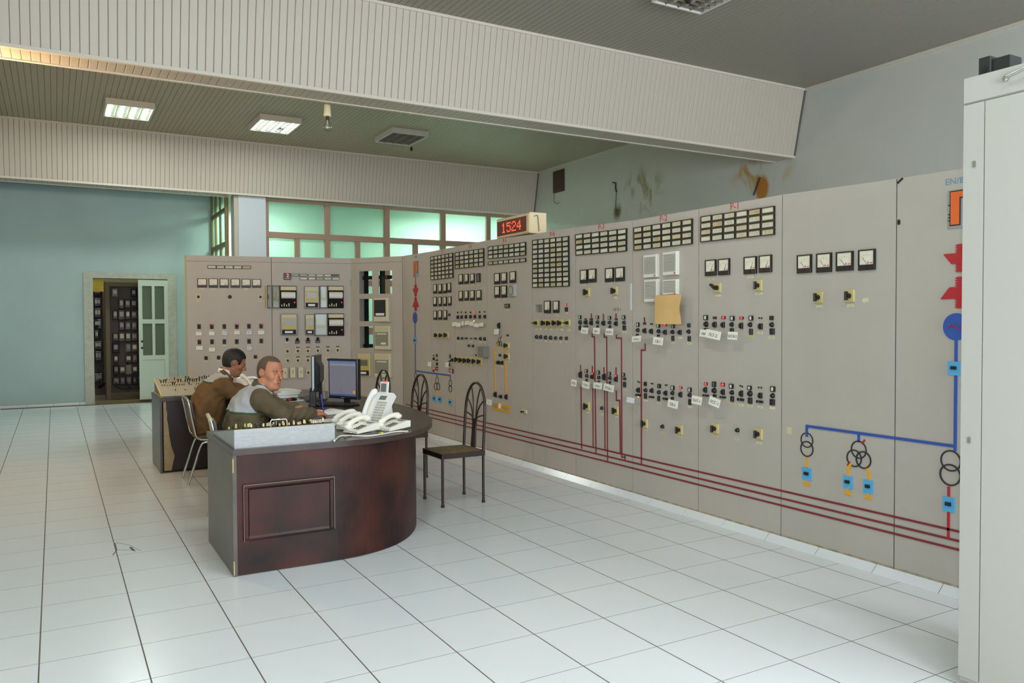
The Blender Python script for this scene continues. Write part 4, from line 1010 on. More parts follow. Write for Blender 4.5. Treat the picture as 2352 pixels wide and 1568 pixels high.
xa = LX(P0, Z7, 98, 918)[0]; line(P0, [(xa, zh-.06), (xa, zh), (P0.w-.0025, zh)], .016, m_blueline)
xb = LX(P0, Z7, 281, 950)[0]; line(P0, [(xb, zh), (xb, LX(P0, Z7, 281, 974)[1])], .016, m_blueline)
rings(P0, Z7, [(98, 969, 27), (98, 1000, 28)]); rings(P0, Z7, [(281, 1003, 32), (265, 1033, 31), (298, 1039, 31)]); rings(P, Z7, [(606, 1042, 38), (604, 1092, 39)])
linepx(P0, Z7, [(292, 982), (303, 968)], .010, m_redpaint); linepx(P0, Z7, [(250, 1046), (241, 1058)], .010, m_redpaint)
for pts, sq_, ft in (([(98, 1030), (98, 1066)], (82, 1067, 115, 1110), (98, 1110, 1126)), ([(252, 1056), (243, 1072), (243, 1094)], (226, 1095, 260, 1140), (243, 1140, 1157)), ([(310, 1066), (317, 1082), (317, 1110)], (298, 1110, 332, 1157), (315, 1157, 1173))):
    linepx(P0, Z7, pts, .016, m_yelline); bluesq(P0, Z7, *sq_); linepx(P0, Z7, [(ft[0], ft[1]), (ft[0], ft[2])], .016, m_yelline); x, z = LX(P0, Z7, ft[0], ft[2]); line(P0, [(x-.028, z), (x+.028, z)], .014, m_yelline, name='earth_bar')
xr = LX(P, Z7, 599, 1150)[0]
line(P, [(xr, LX(P, Z7, 600, 1133)[1]), (xr, LX(P, Z7, 600, 1168)[1])], .014, m_redpaint); bluesq(P, Z7, 578, 1170, 621, 1222); line(P, [(xr, LX(P, Z7, 597, 1222)[1]), (xr, zl[1])], .014, m_redpaint)
P = BL2
mimic_sign(P, *(Z2(185, 222)+Z2(231, 358)))
cx = LX(P, Z2, 205, 480)[0]; z_ = lambda y: LX(P, Z2, 203, y)[1]
line(P, [(cx, z_(358)), (cx, z_(425))], .014, m_redpaint)
xw = cx-LX(P, Z2, 182, 480)[0]
arrow_symbol(P, cx, z_(425), z_(520), xw*.42, xw, False); arrow_symbol(P, cx, z_(535), z_(650), xw*.42, xw*1.12, True); line(P, [(cx, z_(520)), (cx, z_(535))], .02, m_redpaint)
gc = LX(P, Z2, 200, 707); gr = gc[1]-LX(P, Z2, 200, 755)[1]; generator(P, gc[0], gc[1], gr)
zh = LX(P, Z2, 203, 1162)[1]; line(P, [(gc[0], gc[1]-gr), (gc[0], LX(P, Z2, 203, 1185)[1])], .016, m_blueline)
bluesq(P, Z2, 187, 875, 214, 930)
line(P, [(gc[0], zh), (P.w-.0025, zh)], .016, m_blueline)
xe = LX(P7, Z2, 503, 1208)[0]; line(P7, [(.0025, zh), (xe, zh), (xe, LX(P7, Z2, 503, 1240)[1])], .016, m_blueline)
xm = LX(P7, Z2, 388, 1195)[0]; line(P7, [(xm, zh), (xm, LX(P7, Z2, 388, 1212)[1])], .016, m_blueline)
rings(P, Z2, [(205, 1205, 28), (206, 1262, 30)]); rings(P7, Z2, [(388, 1243, 30), (377, 1295, 32), (400, 1297, 32)]); rings(P7, Z2, [(503, 1268, 30), (503, 1315, 31)])
for pts, sq_, e_ in (([(376, 1328), (369, 1345), (369, 1375)], (353, 1372, 381, 1425), 1447), ([(404, 1328), (415, 1345), (416, 1382)], (401, 1380, 430, 1436), 1458), ([(503, 1346), (503, 1407)], (490, 1405, 517, 1458), 1482)):
    linepx(P7, Z2, pts, .016, m_yelline); bluesq(P7, Z2, *sq_); xm_ = (sq_[0]+sq_[2])/2; linepx(P7, Z2, [(xm_, sq_[3]), (xm_, e_)], .016, m_yelline)

# chart recorders on the two end bays and the corner bay
def recorder(P, bx_, kind, m_frame=None):
    x0, x1, z0, z1 = P.boxpx(*(Z1(*bx_[:2])+Z1(*bx_[2:]))); w, h = x1-x0, z1-z0
    k = MB(); k.use(mat('recorder_black', (28, 27, 28), .75, spec=.2) if kind == 'open' else (m_frame or m_cream))
    if kind == 'open':
        k.box(x0, x1, -.02, 0, z0, z1); o = obj('chart_recorder', k, P.root)
        k = MB(); k.box(x0+w*.04, x1-w*.03, -.03, -.02, z1-h*.20, z1-h*.03); obj('scale_strip', k, o, mat=m_cream)
        k = MB(); k.cyl((x0+w*.08, -.035, z1-h*.42), (x1-w*.08, -.035, z1-h*.42), h*.15, n=20); obj('paper_roll', k, o, mat=m_paper)
        k = MB(); k.use(m_redlit); k.ball((x1-w*.13, -.024, z0+h*.26), .008, 8, 6); obj('pilot_lamp', k, o)
        k = MB(); k.use(m_cream)
        for q in range(4): k.box(x0+w*(.08+.14*q), x0+w*(.14+.14*q), -.026, -.02, z0+h*.08, z0+h*(.16+.06*(q % 2)))
        obj('terminal', k, o)
    elif kind == 'yellow':
        k.bev(x0, x1, -.04, 0, z0, z1, .006); o = obj('chart_recorder', k, P.root)
        k = MB(); k.box(x0+w*.08, x1-w*.08, -.044, -.04, z0+h*.30, z1-h*.22); obj('yellow_front', k, o, mat=m_rec_y)
        k = MB(); k.box(x0+w*.16, x1-w*.16, -.047, -.044, z0+h*.46, z1-h*.28); obj('window', k, o, mat=m_lcd)
        k = MB(); k.box(x0+w*.08, x1-w*.08, -.044, -.04, z0+h*.04, z0+h*.26); obj('lower_bay', k, o, mat=m_dark)
        k = MB(); k.box(x0+w*.25, x1-w*.28, -.048, -.044, z0+h*.10, z0+h*.20); obj('paper_label', k, o, mat=m_paper)
        k = MB(); k.box(x0+w*.08, x1-w*.08, -.043, -.04, z1-h*.18, z1-h*.05); obj('scale_strip', k, o, mat=m_cream)
    elif kind == 'beige':
        k.use(m_sock); k.bev(x0, x1, -.06, 0, z0, z1, .01); o = obj('chart_recorder', k, P.root)
        k = MB(); k.box(x0+w*.07, x1-w*.10, -.063, -.06, z0+h*.16, z1-h*.26); obj('window', k, o, mat=mat('recorder_glass_grey', (146, 144, 128), .3))
        k = MB(); k.box(x0+w*.10, x1-w*.12, -.063, -.06, z1-h*.22, z1-h*.06); obj('scale_strip', k, o, mat=m_cream)
        k = MB(); k.box(x0+w*.2, x1-w*.2, -.067, -.063, z1-h*.36, z1-h*.32); obj('slot', k, o, mat=m_paper); k = MB(); k.box(x0+w*.45, x1-w*.25, -.067, -.063, z0+h*.22, z0+h*.30); obj('paper_label', k, o, mat=m_paper)
        k = MB(); k.box(x0+w*.02, x1-w*.02, -.058, -.056, z1-h*.255, z1-h*.24); obj('shadow_gap', k, o, mat=m_dark)
    elif kind == 'dark':
        k.use(m_sock); k.bev(x0, x1, -.07, 0, z0, z1, .01); o = obj('chart_recorder', k, P.root)
        k = MB(); k.box(x0+w*.08, x1-w*.16, -.074, -.07, z0+h*.22, z1-h*.08); obj('black_screen', k, o, mat=mat('black_screen_glass', (44, 44, 46), .25))
        k = MB(); k.box(x0+w*.20, x1-w*.24, -.078, -.074, z0+h*.26, z0+h*.36); obj('paper_label', k, o, mat=m_paper)
    return o
def glass_door(P, bx_, yellow=True):
    x0, x1, z0, z1 = P.boxpx(*(Z1(*bx_[:2])+Z1(*bx_[2:]))); w, h = x1-x0, z1-z0; t = .012
    k = MB()
    for a, b, c_, d_ in ((x0, x1, z0, z0+t), (x0, x1, z1-t, z1), (x0, x0+t, z0, z1), (x1-t, x1, z0, z1)): k.box(a, b, -.055, -.040, c_, d_)
    o = obj('recorder_door', k, P.root, mat=m_blk)
    k = MB(); k.box(x0+t, x1-t, -.049, -.046, z0+t, z1-t); obj('door_glass', k, o, mat=m_glass)
    if yellow:
        k = MB(); k.box(x0+t, x1-t, -.046, -.043, z0+h*.34, z0+h*.48); k.box(x0+t, x0+t*2.4, -.046, -.043, z0+h*.48, z0+h*.80); k.box(x1-t*2.4, x1-t, -.046, -.043, z0+h*.48, z0+h*.80); obj('yellow_band', k, o, mat=m_rec_y)
recorder(F1b, (1020, 405, 1182, 620), 'open'); recorder(F1b, (1480, 405, 1634, 620), 'open'); recorder(F1b, (1480, 670, 1638, 885), 'open')
recorder(F1b, (1255, 410, 1396, 622), 'yellow', m_lcd); recorder(F1b, (1027, 675, 1187, 880), 'yellow', m_lcd); recorder(F1b, (1263, 680, 1352, 880), 'yellow', m_lcd)
glass_door(F1b, (946, 402, 1018, 620)); glass_door(F1b, (1403, 405, 1478, 620)); glass_door(F1b, (1354, 670, 1478, 885))
x0, x1, z0, z1 = F1a.boxpx(*(Z1(896, 402)+Z1(934, 620))); 
k = MB(); k.use(m_blk); k.box(x0, x1, -.05, -.042, z1-.012, z1); k.box(x0, x1, -.05, -.042, z0, z0+.012); k.box(x0, x0+.012, -.05, -.042, z0, z1); k.use(m_rec_y); k.box(x0-.012, x0-.002, -.06, -.035, z0, z1); k.use(m_blkm); k.box(x0, x0+.02, -.042, 0, (z0+z1)/2-.03, (z0+z1)/2+.03); obj('recorder_door_edge', k, F1a.root)
recorder(F2, (1945, 522, 2090, 750), 'dark'); recorder(F2, (1953, 790, 2102, 1018), 'beige'); recorder(F2, (1950, 1055, 2105, 1285), 'beige'); recorder(F2, (1783, 1055, 1903, 1275), 'yellow')
x0, x1, z0, z1 = F1b.boxpx(*(Z1(1057, 283)+Z1(1125, 345))); k = MB(); k.use(m_blk); k.bev(x0, x1, -.03, 0, z0, z1, .004); o = obj('digital_meter', k, F1b.root)
me = text_mesh('2', (z1-z0)*.75, m_led, .001); obj('digit', me, o, ((x0+x1)/2+.005, -.031, z0+(z1-z0)*.62)); k = MB(); k.use(m_cream)
for q in range(4): k.box(x0+(x1-x0)*(.16+.18*q), x0+(x1-x0)*(.27+.18*q), -.033, -.03, z0+(z1-z0)*.12, z0+(z1-z0)*.24)
obj('key', k, o)
for n_, (a, b) in enumerate(((1090, 935), (1188, 935), (1290, 932), (1384, 930))):
    x, z = F1b.loc(*Z1(a, b)); k = MB(); k.use(m_mint if n_ == 0 else m_relay); k.bev(x-.03, x+.03, -.02, 0, z-.035, z+.01, .004); k.use(m_blk); k.cyl((x, -.02, z+.005), (x, -.05, z+.03), .018, n=10); obj('plug_socket', k, F1b.root)
for a, b, c_, d_ in ((1045, 1195, 1095, 1295), (1117, 1185, 1170, 1290), (1195, 1185, 1247, 1290)):
    x0, x1, z0, z1 = F1b.boxpx(*(Z1(a, b)+Z1(c_, d_))); k = MB(); k.bev(x0, x1, -.06, 0, z0, z1, .006); o = obj('socket_box', k, F1b.root, mat=m_sock)
    k = MB(); xm = (x0+x1)/2
    for q in (.5, .64): k.cyl((xm, -.063, z0+(z1-z0)*q), (xm, -.06, z0+(z1-z0)*q), .006, n=8)
    obj('socket_hole', k, o, mat=m_blk)
# slotted angle irons standing behind the corner bay, seen through its cut-outs
ir = F2.root
for a, b, c_, d_ in ((1845, 1875, 300, 1010), (1995, 2035, 255, 490)):
    pq = F2.A+F2.y*.28; xa, xb = [(on_plane(*Z1(q_, 500), pq, F2.n)-F2.A)@F2.e for q_ in (a, b)]
    k = MB(); k.box(xa, xb, .28, .284, 0, 2.3); k.box(xa, xa+.004, .25, .28, 0, 2.3); obj('upright', k, ir, mat=m_steel)
for a, b in ((310, 345), (965, 1000)):
    za, zb_ = [on_plane(*Z1(1850, q_), F2.A+F2.y*.28, F2.n)[2] for q_ in (a, b)]; k = MB(); k.box(.0, F2.w, .285, .29, zb_, za); o = obj('cross_rail', k, ir, mat=m_steel)
    k = MB()
    for q in range(7): k.cyl((.1+q*.1, .283, (za+zb_)/2), (.1+q*.1, .285, (za+zb_)/2), .008, n=8)
    obj('slot_hole', k, o, mat=m_white)

# paper tags hung on the switches, brown sheet, clock
def me_width(me):
    n = len(me.vertices); a = np.empty(n*3); me.vertices.foreach_get("co", a); return a[0::3].max()-a[0::3].min()
def paper_tag(P, Z, x0, y0, x1, y1, txt, rot=0., lift=.04, label=None, grp=None, m=None, th=.50):
    a, b, zb, zt = P.boxpx(*(Z(x0, y0)+Z(x1, y1))); w, h = b-a, zt-zb
    c = P.A+P.e*((a+b)/2)+P.n*lift; 
    k = MB(); k.use(m or m_tag); k.box(-w/2, w/2, -.001, .001, -h/2, h/2)
    o = obj('paper_tag', k, None, (c[0], c[1], (zb+zt)/2)); o.rotation_euler = (math.radians(-6), math.radians(rot), math.atan2(P.e[1], P.e[0]))
    tag(o, label or ('white paper tag reading %s hung on a switch' % txt), 'tag', grp)
    if txt:
        me = text_mesh(txt, h*th, m_ink, .0004, .0); t = obj('print', me, o, (0, -.0015, -h*.1)); dx = max(1e-3, me_width(me)); 
        if dx > w*.9: t.scale = (w*.9/dx, 1, 1)
    k = MB(); k.tube([(-w*.1, .0, h/2), (-w*.1, lift*.5, h/2+.008), (-w*.1, lift-.003, h/2+.002)], .0008, 5); obj('hook', k, o, mat=m_wire)
    return o
def me_width(me):
    n = len(me.vertices); a = np.empty(n*3); me.vertices.foreach_get('co', a); return a[0::3].max()-a[0::3].min()
for a in ((140, 335, 225, 405, 'ОМЕ', 4, "half-covered white tag under the wider slanted one on bay P-1's upper row"), (205, 340, 355, 425, 'ЛСГ-2', 8, "wide slanted white tag lying over another tag on bay P-1"), (427, 355, 522, 432, 'ШСВ-2', 2, "squarish white tag under the upper lit red lamp row of bay P-1, hung alone"), (65, 995, 165, 1075, 'ЛНТ-1', 4, "white tag at the edge of bay P-1's lower switch row, next to bay P-2"), (240, 1010, 347, 1095, 'ЛСГ-1', 12, "strongly slanted white tag on bay P-1's lower switch row")): paper_tag(P1, Z6, *a[:4], a[4], a[5], label=a[6], lift=.062 if a[4] == 'ОМЕ' else .068)
for a in ((1040, 358, 1120, 408, 'ЛТБА-2', -4, "white tag hung at the head of the red line on bay P-2"), (1232, 368, 1320, 436, 'СВ-1', 4, "white tag hung just below the brown paper sheet of bay P-2"), (1365, 932, 1455, 1000, 'СВ-2', 5, "white tag on the lower switch row of bay P-2, under a lit red lamp")): paper_tag(P2, Z4, *a[:4], a[4], a[5], label=a[6], lift=.062)
paper_tag(P2, Z4, 993, 908, 1060, 955, '', 2, .062, 'white tag with blue print hung on the lower switch row of bay P-2', m=m_tagb)
for a in ((580, 282, 640, 335, 'ЛТ-2', 4, "first white tag on the upper switch row of bay P-3, counted from bay P-4"), (688, 284, 747, 338, 'ШВ-1', 2, "middle white tag on the upper switch row of bay P-3"), (803, 290, 868, 348, 'ШСВ-1', 2, "white tag on bay P-3's upper row, under the pencilled lettering"), (490, 748, 537, 806, 'ЛП2', 4, "small narrow white tag at the start of bay P-3's lower row"), (590, 765, 655, 825, 'ГПП-1', 5, "second white tag from bay P-4 on the lower row of bay P-3"), (692, 775, 768, 830, 'ЛТО-1', 0, "level white tag between two red lines on bay P-3's lower row"), (783, 789, 875, 852, 'ЛТБА-1', 5, "widest white tag on the lower row of bay P-3")): paper_tag(P3, Z4, *a[:4], a[4], a[5], label=a[6], lift=.062)
for k_, a in enumerate(((540, 745, 577, 778), (575, 750, 612, 785), (620, 738, 638, 773), (648, 735, 686, 768), (689, 741, 722, 775), (726, 755, 768, 787), (772, 750, 808, 782))): paper_tag(P6, Z2, *a, '', (k_ % 3-1)*3, .035, ('first', 'second', 'third, narrow', 'fourth', 'fifth', 'sixth', 'seventh')[k_]+' white tag from bay P-7 below the black squares of bay P-6', 'white tags of bay P-6')
paper_tag(P5, Z2, 898, 805, 935, 850, '1', 0, .03, 'square white tag above the yellow diagram of bay P-5'); paper_tag(P5, Z2, 858, 1405, 900, 1450, '2', 3, .065, 'square white tag at the foot of the yellow diagram on bay P-5'); paper_tag(P5, Z2, 960, 1440, 980, 1480, '', 0, .065, 'narrow white tag hung before the yellow bar of bay P-5')
paper_tag(P7, ZC, 845, 285, 888, 340, '1', 3, .05, 'cream tag over the left switch cluster above the small transformer rings'); paper_tag(P7, ZC, 1089, 292, 1130, 350, '2', 0, .065, 'cream tag over the right switch cluster above the small transformer rings')
for k_, a in enumerate(((210, 848, 268, 882), (337, 845, 390, 880), (463, 843, 510, 878), (580, 838, 633, 873), (698, 840, 747, 872), (808, 835, 870, 872))):
    paper_tag(F1a, Z1, *a, '', (0, 2, 7, -2, -4, 0)[k_], .02, ('white tag under the green-lit upper switch of the end bay', 'white tag under the second upper switch of the end bay, lit red', 'slanted blue-printed tag under the third upper switch of the end bay', 'white tag under the fourth upper switch of the end bay, lit red', 'blue-printed tag under the unlit fifth upper switch of the end bay', 'white tag under the last upper switch of the end bay, beside the open recorder door')[k_], 'upper tags of the end bay' if k_ not in (2, 4) else 'blue tags of the end bay', m_tagb if k_ in (2, 4) else None)
for a, s_ in (((212, 985, 277, 1022), 'white tag under the red-lit switch of the lower row on the end bay'), ((337, 1000, 395, 1037), 'cream tag under the second switch of the lower row on the end bay'), ((703, 990, 747, 1022), 'blue-printed tag under the fifth switch of the lower row on the end bay')): paper_tag(F1a, Z1, *a, '', 1, .02, s_, m=m_tagb if a[0] > 700 else None)
# brown sheet
a, b, zb, zt = P2.boxpx(1518.4, 677.5, 1578.6, 744); w, h = b-a, zt-zb; nx, nz = 12, 14; k = MB(); vs = []; fs = []
for sgn in (0, .0015):
    for j in range(nz+1):
        for i in range(nx+1):
            s, t = i/nx, j/nz; edge = (.006*math.sin(7*t+1) if i == nx else 0)
            vs.append((-w/2+w*s+edge, -.012*math.sin(3.1*s)*(1-t*.6)-.010*max(0, s-.75)*4*(1-abs(t-.5)*1.6)+sgn, -h/2+h*t))
N = (nx+1)*(nz+1)
for j in range(nz):
    for i in range(nx):
        q = j*(nx+1)+i; fs += [(q, q+1, q+nx+2, q+nx+1), (q+N, q+nx+1+N, q+nx+2+N, q+1+N)]
k.smooth = True; k.add(vs, fs); c = P2.A+P2.e*((a+b)/2)+P2.n*.062
o = obj('brown_paper_sheet', k.mesh('sheet', m_paperbr), None, (c[0], c[1], (zb+zt)/2), (0, 0, math.atan2(P2.e[1], P2.e[0]))); tag(o, 'creased brown paper sheet taped over bay P-2 below the white louvred boxes', 'paper')
k = MB(); k.box(-w*.4, -w*.2, -.001, .060, h*.46, h*.5); obj('tape', k, o, mat=m_tag)
# digital clock on top of the board
ct = on_axis(1140, 549, 0, XP+.03); cu = on_axis(1216, 535, 0, XP+.03); L = ct[1]-cu[1]; zc0 = max(P5.ztb, P5.zta)+.001
hh = on_axis(1216, 489, 0, XP+.03)[2]-zc0; hh = max(.16, (on_axis(1216, 489, 0, XP+.03)[2]+on_axis(1140, 502, 0, XP+.03)[2])/2-zc0)
t = thing('digital_clock', 'beige digital wall clock with red figures standing on the board', 'clock', (XP+.03, ct[1], zc0), -math.pi/2)
k = MB(); k.bev(0, L, 0, .20, 0, hh, .012); obj('case', k, t, mat=m_clockcase)
k = MB(); k.bev(.03, L-.06, -.006, 0, .025, hh-.03, .003); o = obj('face', k, t, mat=m_clockface)
SEG = {'1': ['00100', '01100', '00100', '00100', '00100', '00100', '01110'], '5': ['11111', '10000', '11110', '00001', '00001', '10001', '01110'], '2': ['01110', '10001', '00001', '00110', '01000', '10000', '11111'], '4': ['00010', '00110', '01010', '10010', '11111', '00010', '00010']}
k = MB(); pt = (hh-.07)/9.4
for n_, ch in enumerate('1524'):
    for r, row in enumerate(SEG[ch]):
        for c_, b_ in enumerate(row):
            if b_ == '1': k.cyl((L*.20+n_*(L*.155)+c_*L*.026, -.006, hh-.055-(r+.7)*pt), (L*.20+n_*(L*.155)+c_*L*.026, -.009, hh-.055-(r+.7)*pt), pt*.38, n=8)
obj('digits', k, o, mat=m_led)
k = MB(); k.tube(cat_rom([(L+.004, .05, hh*.8), (L+.01, .09, hh*.85), (L+.012, .10, hh*.5), (L+.006, .11, hh*.1)]), .004, 6); obj('cord', k, t, mat=m_btn)

# ------------------------------------------------------------------ operator desk
DZ = .735
def sup(cx, cy, a, b, n, N=72):
    out = []
    for i in range(N+1):
        q = -1+2*i/N; t = math.pi/2*math.copysign(1-(1-abs(q))**1.5, q) if False else math.pi/2*math.copysign(1-(1-abs(q))**1.7, q); c_, s_ = max(0., math.cos(t)), math.sin(t)
        out.append((cx+a*abs(c_)**(2/n), cy+b*math.copysign(abs(s_)**(2/n), s_)))
    return out
desk = thing('operator_desk', 'horseshoe operator desk of dark red-brown wood with black laminate top', 'desk', (1.7, 2.96, 0))
DO = np.array([1.7, 2.96, 0])
def dob(name, mb, parent=None, m=None):
    o = obj(name, mb, parent or desk, mat=m)
    if parent is None: o.location = tuple(-DO)
    return o
xE = .95
outer = [(xE, .76)]+sup(1.45, 2.96, 1.25, 2.2, 2.6)+[(xE, 5.16)]
inner = [(xE, 4.40)]+sup(1.25, 3.035, .45, 1.365, 3.0)[::-1]+[(xE, 1.67)]
poly = outer+inner
k = MB()
def strip(o_, i_, z0, z1):
    """ring segment between two polylines of equal length"""
    n = len(o_); vs = [(x, y, z0) for x, y in o_]+[(x, y, z0) for x, y in i_]+[(x, y, z1) for x, y in o_]+[(x, y, z1) for x, y in i_]; fs = []
    for q in range(n-1):
        fs += [(q, q+1, n+q+1, n+q), (2*n+q, 3*n+q, 3*n+q+1, 2*n+q+1), (q, 2*n+q, 2*n+q+1, q+1), (n+q, n+q+1, 3*n+q+1, 3*n+q)]
    fs += [(0, n, 3*n, 2*n), (n-1, 3*n-1, 4*n-1, 2*n-1)]; return vs, fs
k.add(*strip(outer, inner[::-1], DZ-.035, DZ)); dob('desk_top', k, m=m_wood2)
bo = [(xE+.01, .785)]+sup(1.45, 2.96, 1.10, 2.175, 2.6)+[(xE+.01, 5.135)]
bi = [(xE+.01, .81)]+sup(1.45, 2.96, 1.07, 2.15, 2.6)+[(xE+.01, 5.11)]
k = MB(); k.smooth = False; k.add(*strip(bo, bi, .004, DZ-.035)); front = dob('front_panel', k, m=m_wood)
for nm, y0_, y1_ in (('end_panel', .782, 1.64), ('end_panel', 4.42, 5.138)):
    k = MB(); k.box(xE, xE+.022, y0_, y1_, .004, DZ-.036); dob(nm, k, m=m_endp)
k = MB(); k.box(xE+.022, 1.45, 1.60, 1.625, .004, DZ-.036); dob('inner_panel', k, m=m_wood)
k = MB(); k.box(xE+.03, 1.95, 4.43, 4.455, .02, DZ-.036); ip = dob('inner_panel', k, m=mat('dark_back_veneer', (44, 26, 26), .5))
# chipped veneer strip at the corner of the rear arm and split edge of the front corner
pts = [(xE+.035, .02), (xE+.10, .02), (xE+.115, .1), (xE+.13, .16), (xE+.10, .26), (xE+.085, .36), (xE+.075, .47), (xE+.065, .52), (xE+.068, .58), (xE+.06, .62), (xE+.058, DZ-.04), (xE+.035, DZ-.04)]
k = MB(); k.prism(pts, 4.424, 4.430); dob('bare_chipboard_edge', k, m=m_chip)
k = MB(); k.box(xE-.001, xE+.006, .779, .785, .01, .09); k.box(xE-.001, xE+.006, .779, .785, .60, .68); dob('bare_chipboard_edge', k, m=m_chip)
# raised moulding on the front
def onf(u, v): p = on_axis(u, v, 1, .775); return p[0], p[2]
xa = (onf(559, 1170)[0]+onf(561, 1250)[0])/2; xb = onf(767, 1155)[0]; zt = (onf(559, 1110)[1]+onf(768, 1096)[1])/2; zb = (onf(562, 1248)[1]+onf(764, 1212)[1])/2
k = MB(); wd = .03
for A_, B_, C_, D_ in ((xa, zt, xb, zt), (xa, zb, xb, zb)):
    s1 = -1 if A_ == xa and B_ == zt else 1
    z0_, z1_ = (zt-wd, zt) if B_ == zt else (zb, zb+wd)
    k.prism([(.774, z0_), (.762, z0_+wd*.5), (.768, z1_ if B_ == zt else z0_), (.776, z1_)], xa, xb, 'yz')
for x_ in (xa, xb-wd): k.prism([(x_, .776), (x_+wd*.2, .766), (x_+wd*.8, .766), (x_+wd, .776)], zb, zt, 'xy')
dob('moulding_frame', k, front, m_wood)
for x_, z_a, z_b, hz in ((xa-.001, zb, zt, 0), (xb-.001, zb+.01, zt, 0)):
    k = MB(); k.box(x_, x_+.003, .7625, .766, z_a, z_b); dob('worn_edge', k, front, mat('worn_wood_edge', (128, 112, 100), .5))
k = MB(); k.box(xa, xb, .7605, .764, zt-.0035, zt); dob('worn_edge', k, front, MATS['worn_wood_edge'])
k = MB(); k.box(xa+wd, xb-wd, .768, .776, zb+wd, zt-wd); dob('raised_field', k, front, m_wood)

# consoles with rows of plug keys
def console(name, label, x0, x1, ylow, yhigh, hi, lo, m, rows, seedv, cream=.6):
    t = thing(name, label, 'console', (x0, min(ylow, yhigh), DZ)); W_ = x1-x0; D = abs(yhigh-ylow)
    flip = yhigh < ylow              # high edge towards the camera
    k = MB(); zz = (hi, lo) if flip else (lo, hi)
    pr = [(0, 0), (D, 0), (D, zz[1]), (0, zz[0])]
    k.prism(pr, 0, W_, 'yz'); obj('case', k, t, mat=m)
    k = MB(); k.add([(0, 0, zz[0]), (W_, 0, zz[0]), (W_, D, zz[1]), (0, D, zz[1]), (0, 0, zz[0]+.004), (W_, 0, zz[0]+.004), (W_, D, zz[1]+.004), (0, D, zz[1]+.004)], [(0,3,2,1),(4,5,6,7),(0,1,5,4),(1,2,6,5),(2,3,7,6),(3,0,4,7)])
    obj('key_plate', k, t, mat=mat('worn_cream_key_plate', (176, 168, 132), .5, c2=(150, 146, 124), var=.1, scale=14))
    r = random.Random(seedv)
    pegs = {}
    for mm, nm in ((m_cream, 'c'), (m_blk, 'b'), (m_yel if False else m_rec_y, 'y'), (mat('pink_cap', (214, 160, 130), .5), 'p')):
        q = MB(); q.use(m_blkm); q.cyl((0,0,0), (0,0,.012), .0045, n=8); q.use(mm); q.cyl((0,0,.012), (0,0,.034), .0066, .0055, n=8); pegs[nm] = fix_normals(q.mesh('peg'))
    for yy, n, jit in rows:
        for i in range(n):
            if r.random() < jit: continue
            x_ = W_*(.07+.88*(i+.3*r.random())/n); z_ = zz[0]+(zz[1]-zz[0])*(yy/D)+.004
            nm = 'c' if r.random() < cream else ('b' if r.random() < .7 else r.choice('yp'))
            o = obj('plug_key', pegs[nm], t, (x_, yy, z_)); o.scale[2] = .6+.5*r.random()
    return t, W_, D, zz
t, W_, D, zz = console('plug_key_console', 'hammered grey console with plug keys on the desk before the turned man', .965, 1.555, 1.50, .80, .105, .012, m_silver, [(.045, 17, .28), (.10, 15, .5), (.19, 14, .3), (.29, 14, .3), (.40, 13, .3)], 4)
k = MB(); hx = W_*.45; z_ = zz[0]; k.tube([(hx-.048, .05, z_), (hx-.048, .05, z_+.034), (hx-.042, .05, z_+.042), (hx+.042, .05, z_+.042), (hx+.048, .05, z_+.034), (hx+.048, .05, z_)], .0045, 8); obj('handle', k, t, mat=m_chrome)
t2, W2, D2, zz2 = console('plug_key_console', 'cream sloping console with three rows of black keys at the rear desk end', .975, 1.60, 4.42, 5.10, .135, .01, m_endp, [(.62, 24, .05), (.51, 24, .05), (.40, 24, .08), (.2, 6, .6)], 9, .22)
k = MB(); k.box(-.012, .0, 0, D2, -.0, .006); k.add([(-.012, 0, .012), (.0, 0, .012), (.0, D2, .142), (-.012, D2, .142), (-.012, 0, .02), (.0, 0, .02), (.0, D2, .15), (-.012, D2, .15)], [(0,3,2,1),(4,5,6,7),(0,1,5,4),(1,2,6,5),(2,3,7,6),(3,0,4,7)]); obj('edge_strip', k, t2, mat=m_rec_y)

